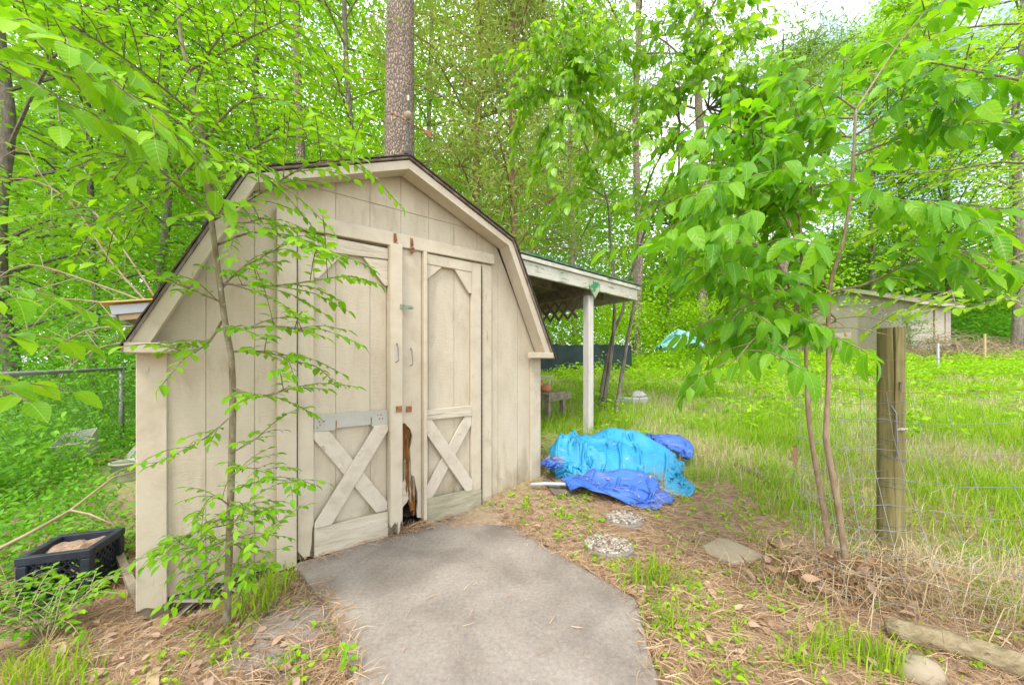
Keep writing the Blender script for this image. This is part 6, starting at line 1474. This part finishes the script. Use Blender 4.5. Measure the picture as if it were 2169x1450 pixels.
# ---------------------------------------------------------------- grass, straw, leaves on the ground
def scatter(n, seed, x0, x1, y0, y1, wfun):
    rg = np.random.default_rng(seed); out = []; got = 0
    while got < n:
        X = rg.uniform(x0, x1, n*2); Y = rg.uniform(y0, y1, n*2); k = rg.random(n*2) < wfun(X, Y)
        k &= np.abs(X) < 1.62*Y+0.3
        out.append(np.stack([X, Y], -1)[k]); got += k.sum()
    XY = np.concatenate(out)[:n]; return np.concatenate([XY, gz(XY[:, 0], XY[:, 1])[:, None]], -1), rg
def free(P):
    s, y = shed_coords(P); return ~((s > -0.02) & (s < W+0.03) & (y > -0.02) & (y < DEP)) & ~inside_slab(P[:, 0], P[:, 1])
def patch(X, Y, f=1.0): return 0.5+0.25*np.sin(X*2.1*f+1.3*np.sin(Y*1.7*f))+0.25*np.sin(Y*2.7*f+1.1*np.sin(X*2.3*f))
def straight(P, t, Ln, wid, mat, name, rg, lift=0.004):
    n = len(P); az = rg.random(n)*6.28; T = np.stack([np.cos(az), np.sin(az), rg.normal(0, 0.1, n)], -1); S = np.stack([-np.sin(az), np.cos(az), np.zeros(n)], -1)
    a = P+np.array([0, 0, lift])+np.array([0, 0, 1])*rg.random(n)[:, None]*0.018; mid = a+T*Ln[:, None]*0.5+S*(rg.normal(0, 0.06, n)*Ln)[:, None]+np.array([0, 0, 1])*(rg.random(n)*0.012)[:, None]; b = a+T*Ln[:, None]
    w = wid[:, None]; U = S*w+np.array([0, 0, 1])*w*0.5
    V = np.stack([a-U, a+U, mid-U, mid+U, b], 1).reshape(-1, 3); tf = np.array([(0, 1, 3), (0, 3, 2), (2, 3, 4)])
    return tri_mesh(name, V, (tf[None]+(np.arange(n)*5)[:, None, None]).reshape(-1, 3), np.repeat(rg.random(n), 3), mat, kind='stuff')
P, rg = scatter(62000, 301, -3.2, 3.6, 0.9, 4.4, lambda X, Y: np.clip(1.5/Y, 0, 1)**1.2*(0.35+0.65*patch(X, Y))*np.where((X > 0.8) & (Y > 3.2), 0.35, 1)*np.where(X < -2.1, 0.4, 1)); P = P[free(P)]
straight(P, None, rg.uniform(0.05, 0.17, len(P)), rg.uniform(0.0005, 0.0013, len(P)), M['straw'], 'pine_straw', rg)
P = np.array(LITTER_ON); n = len(P); rg = np.random.default_rng(320); k = rg.random(n) < 0.7
straight(P[k], None, rg.uniform(0.03, 0.13, k.sum()), rg.uniform(0.0008, 0.0018, k.sum()), M['straw'], 'tarp_straw', rg)
leaf_mesh('tarp_litter', P[~k][:60], rg.normal(0, 1, ((~k).sum(), 3))[:60], rg.normal(0, 0.4, ((~k).sum(), 3))[:60]+np.array([0, 0, 1]), rg.uniform(0.02, 0.045, (~k).sum())[:60], T_MID, M['litter'], kind='stuff')
# straw spilling over the edges of the slab
ol = np.array(SLAB[1:7]+[(9, 9)]+SLAB[9:]); segs = [(a_, b_) for a_, b_ in zip(SLAB[1:6], SLAB[2:7])]+[(a_, b_) for a_, b_ in zip(SLAB[9:13], SLAB[10:14])]
rg = np.random.default_rng(321); PP = []
for a_, b_ in segs:
    k = int(260*math.hypot(b_[0]-a_[0], b_[1]-a_[1])); t = rg.random(k)[:, None]; PP.append(np.array(a_)*(1-t)+np.array(b_)*t+rg.normal(0, 0.022, (k, 2)))
P = np.concatenate(PP); P = np.concatenate([P, np.full((len(P), 1), 0.001)], -1)
straight(P, None, rg.uniform(0.03, 0.12, len(P)), rg.uniform(0.0008, 0.0016, len(P)), M['straw'], 'edge_straw', rg, 0.002)
# a little straw blown onto the slab and banked against the doors
rg = np.random.default_rng(302); q = rg.random(520); s = rg.uniform(0.65, 1.95, 520); off = -0.02-np.abs(rg.normal(0, 0.035, 520))
s = np.where(q < 0.35, rg.normal(1.33, 0.06, 520), s)
P = np.stack([SA.x+SU[0]*s-SU[1]*off, SA.y+SU[1]*s+SU[0]*off, np.full(520, 0.002)+np.where(q < 0.35, rg.random(520)*0.03, 0)], -1); straight(P, None, rg.uniform(0.04, 0.14, 520), rg.uniform(0.0008, 0.0016, 520), M['straw'], 'blown_straw', rg)
P, rg = scatter(900, 303, -1.2, 0.6, 0.9, 2.8, lambda X, Y: np.ones_like(X)*0.5); P = P[inside_slab(P[:, 0], P[:, 1])][:70]; P[:, 2] = 0.001
straight(P, None, rg.uniform(0.02, 0.09, len(P)), rg.uniform(0.0008, 0.0016, len(P)), M['straw'], 'slab_needles', rg, 0.001)
P, rg = scatter(2600, 304, -3.2, 3.6, 0.9, 4.6, lambda X, Y: np.clip(1.4/Y, 0, 1)*(0.15+0.85*patch(X, Y, 1.4)**2)*np.where((X > 0.8) & (Y > 3.0), 0.2, 1)); P = P[free(P)]
n = len(P); az = rg.random(n)*6.28; T = np.stack([np.cos(az), np.sin(az), rg.normal(0, 0.25, n)], -1); Nn = np.stack([rg.normal(0, 0.35, n), rg.normal(0, 0.35, n), np.ones(n)], -1); P[:, 2] += 0.012+0.015*rg.random(n)
leaf_mesh('leaf_litter', P, T, Nn, rg.uniform(0.018, 0.06, n), T_MID, M['litter'], kind='stuff')
# bank of litter caught at the foot of the saplings and wire
rg = np.random.default_rng(305); n = 1500; X = rg.normal(1.72, 0.2, n); Y = 1.92-0.28*(X-1.6)+rg.normal(0, 0.09, n); P = np.stack([X, Y, gz(X, Y)+0.14*rg.random(n)**2], -1)
straight(P, None, rg.uniform(0.08, 0.2, n), rg.uniform(0.0008, 0.002, n), M['straw'], 'caught_straw', rg); k = rg.random(n) < 0.14; P = P[k]; n = len(P)
leaf_mesh('leaf_litter', P, rg.normal(0, 1, (n, 3)), rg.normal(0, 1, (n, 3)), rg.uniform(0.04, 0.08, n), T_MID, M['litter'], kind='stuff')

fieldw = lambda X, Y: np.clip((3.2/Y)**1.6, 0, 1)*np.clip(np.where(((X > 1.0-0.05*Y) & (Y > 3.35-0.1*X)) | ((X > -0.6) & (Y > 4.4)), 1.0, 0.0)+np.where((X > 1.85) & (Y > 1.9), 0.8, 0), 0, 1)
P, rg = scatter(80000, 311, -0.6, 24, 1.8, 17, lambda X, Y: fieldw(X, Y)*(0.12+0.88*patch(X, Y, 1.1)**1.6)); P = P[free(P)]; n = len(P); far = P[:, 1]/4
blades('grass', P, rg.uniform(0.06, 0.19, n)*np.where(P[:, 1] > 8, 0.8, 1), rg.uniform(0.2, 1.0, n), rg.uniform(0.0016, 0.003, n)*np.maximum(1, far), M['grass'], rng=rg)
P, rg = scatter(20000, 312, 0.3, 20, 1.8, 12, lambda X, Y: fieldw(X, Y)*(1-patch(X, Y, 1.1))**1.5); P = P[free(P)]; n = len(P); far = P[:, 1]/4
blades('dry_grass', P, rg.uniform(0.06, 0.2, n), rg.uniform(0.3, 1.4, n), rg.uniform(0.0014, 0.0026, n)*np.maximum(1, far), M['grass_dry'], rng=rg)
# tangle of dry stalks under the wire fence
rg = np.random.default_rng(313); n = 1600; X = rg.normal(2.15, 0.35, n); Y = 1.75-0.25*(X-2)+rg.normal(0, 0.16, n); P = np.stack([X, Y, gz(X, Y)], -1)
blades('dry_grass', P, rg.uniform(0.1, 0.3, n), rg.uniform(0.5, 1.8, n), rg.uniform(0.001, 0.002, n), M['grass_dry'], rng=rg)
# tall leafy weeds out in the yard
P, rg = scatter(2100, 314, 1.0, 22, 4.0, 15.5, lambda X, Y: np.where(Y > 7+0.1*X, 0.9, 0.22)*(0.2+0.8*patch(X, Y, 0.9)))
hh = rg.uniform(0.12, 0.36, len(P)); m = 26
Q = np.repeat(P, m, 0)+rg.normal(0, 0.07, (len(P)*m, 3)); f = rg.random(len(Q)); Q[:, 2] = np.repeat(P[:, 2], m)+f*np.repeat(hh, m); T, Nn = rand_leaf_dirs(len(Q), rng=rg); T[:, 2] += 0.5
leaf_mesh('weeds', Q, T, Nn, rg.uniform(0.05, 0.11, len(Q)), T_FAR, M['leaf_lime'], kind='stuff')
# tufts of fresh grass near the slab and saplings
tufts = [(1375, 1240, 90, 0.16), (1400, 1225, 50, 0.14), (1390, 1320, 45, 0.13), (1440, 1330, 40, 0.12), (1650, 1035, 90, 0.2), (1620, 1000, 70, 0.2), (1690, 1080, 60, 0.18), (1590, 1140, 24, 0.08), (1760, 1400, 70, 0.16), (1830, 1390, 60, 0.16), (1870, 1420, 50, 0.15), (1700, 1420, 30, 0.12), (560, 1265, 60, 0.2), (540, 1300, 50, 0.15), (640, 1215, 24, 0.13), (600, 1235, 30, 0.12),
         (90, 1440, 70, 0.13), (150, 1450, 50, 0.12), (40, 1430, 50, 0.12), (500, 1330, 10, 0.07), (420, 1395, 14, 0.09), (620, 1430, 16, 0.1), (1560, 1090, 24, 0.07), (1480, 1150, 20, 0.06), (1640, 1180, 30, 0.09), (1270, 905, 160, 0.25), (1320, 910, 160, 0.25), (1215, 930, 60, 0.2), (1600, 940, 120, 0.2), (1680, 950, 120, 0.2), (1130, 1130, 10, 0.05), (1180, 1100, 12, 0.05), (1500, 1080, 24, 0.06), (1440, 1060, 24, 0.06), (2100, 1300, 60, 0.2), (2050, 1200, 60, 0.2), (2150, 1180, 60, 0.22), (1960, 1060, 70, 0.2), (1800, 1180, 30, 0.16), (1350, 1020, 20, 0.1)]
PP, hh = [], []; rg = np.random.default_rng(315)
for px, py, k, h in tufts:
    b = ground(px, py); X = b.x+rg.normal(0, 0.035+0.0003*k, k); Y = b.y+rg.normal(0, 0.03+0.0003*k, k); PP.append(np.stack([X, Y, gz(X, Y)], -1)); hh.append(rg.uniform(0.5, 1.1, k)*h)
P = np.concatenate(PP); h = np.concatenate(hh); k = ~inside_slab(P[:, 0], P[:, 1]); P, h = P[k], h[k]; blades('grass_tufts', P, h, rg.uniform(0.15, 0.9, len(P)), rg.uniform(0.0018, 0.0035, len(P)), M['grass'], rng=rg)
# small weeds dotted over the worn ground
P, rg = scatter(900, 316, -1.6, 2.6, 1.1, 3.4, lambda X, Y: 0.2+0.8*patch(X, Y, 1.7)**2*np.where(X > 0.3, 1, 0.25)); P = P[free(P)]; m = 9
Q = np.repeat(P, m, 0)+rg.normal(0, 0.02, (len(P)*m, 3))*np.array([1, 1, 0]); Q[:, 2] += 0.012+0.02*rg.random(len(Q)); T, Nn = rand_leaf_dirs(len(Q), rng=rg)
leaf_mesh('small_weeds', Q, T, Nn, rg.uniform(0.015, 0.035, len(Q)), T_MID, M['leaf_lime'], kind='stuff')
# leafy seedling at the slab's left edge
b = ground(735, 1440); sd = Plant('seedling', 'tiny round-leaved seedling at the left edge of the slab', 'seedling', b, 'twig', 81)
sd.stem.tube([b, b+Vector((0.01, 0, 0.08)), b+Vector((0.0, 0, 0.15))], 0.0016, 5)
for k in range(9):
    a = k*2.2; z = 0.04+0.012*k; sd.L.append((b+Vector((0.006*math.cos(a), 0.006*math.sin(a), z)), Vector((math.cos(a), math.sin(a), 0.1)), Vector((0.1*k % 0.4, -0.5, 1)), 0.034))
sd.finish(ELM, M['leaf_elm'])
# ferny weeds standing in front of the tarps
P = []
rg = np.random.default_rng(317)
for px, py in ((1368, 1028), (1385, 1035), (1350, 1015), (1400, 1040)):
    b = ground(px, py); P.append(np.stack([b.x+rg.normal(0, 0.02, 26), b.y+rg.normal(0, 0.02, 26), np.full(26, b.z)], -1))
P = np.concatenate(P); blades('dry_grass', P, rg.uniform(0.1, 0.26, len(P)), rg.uniform(0.05, 0.4, len(P)), rg.uniform(0.0012, 0.0022, len(P)), M['grass_dry'], rng=rg)
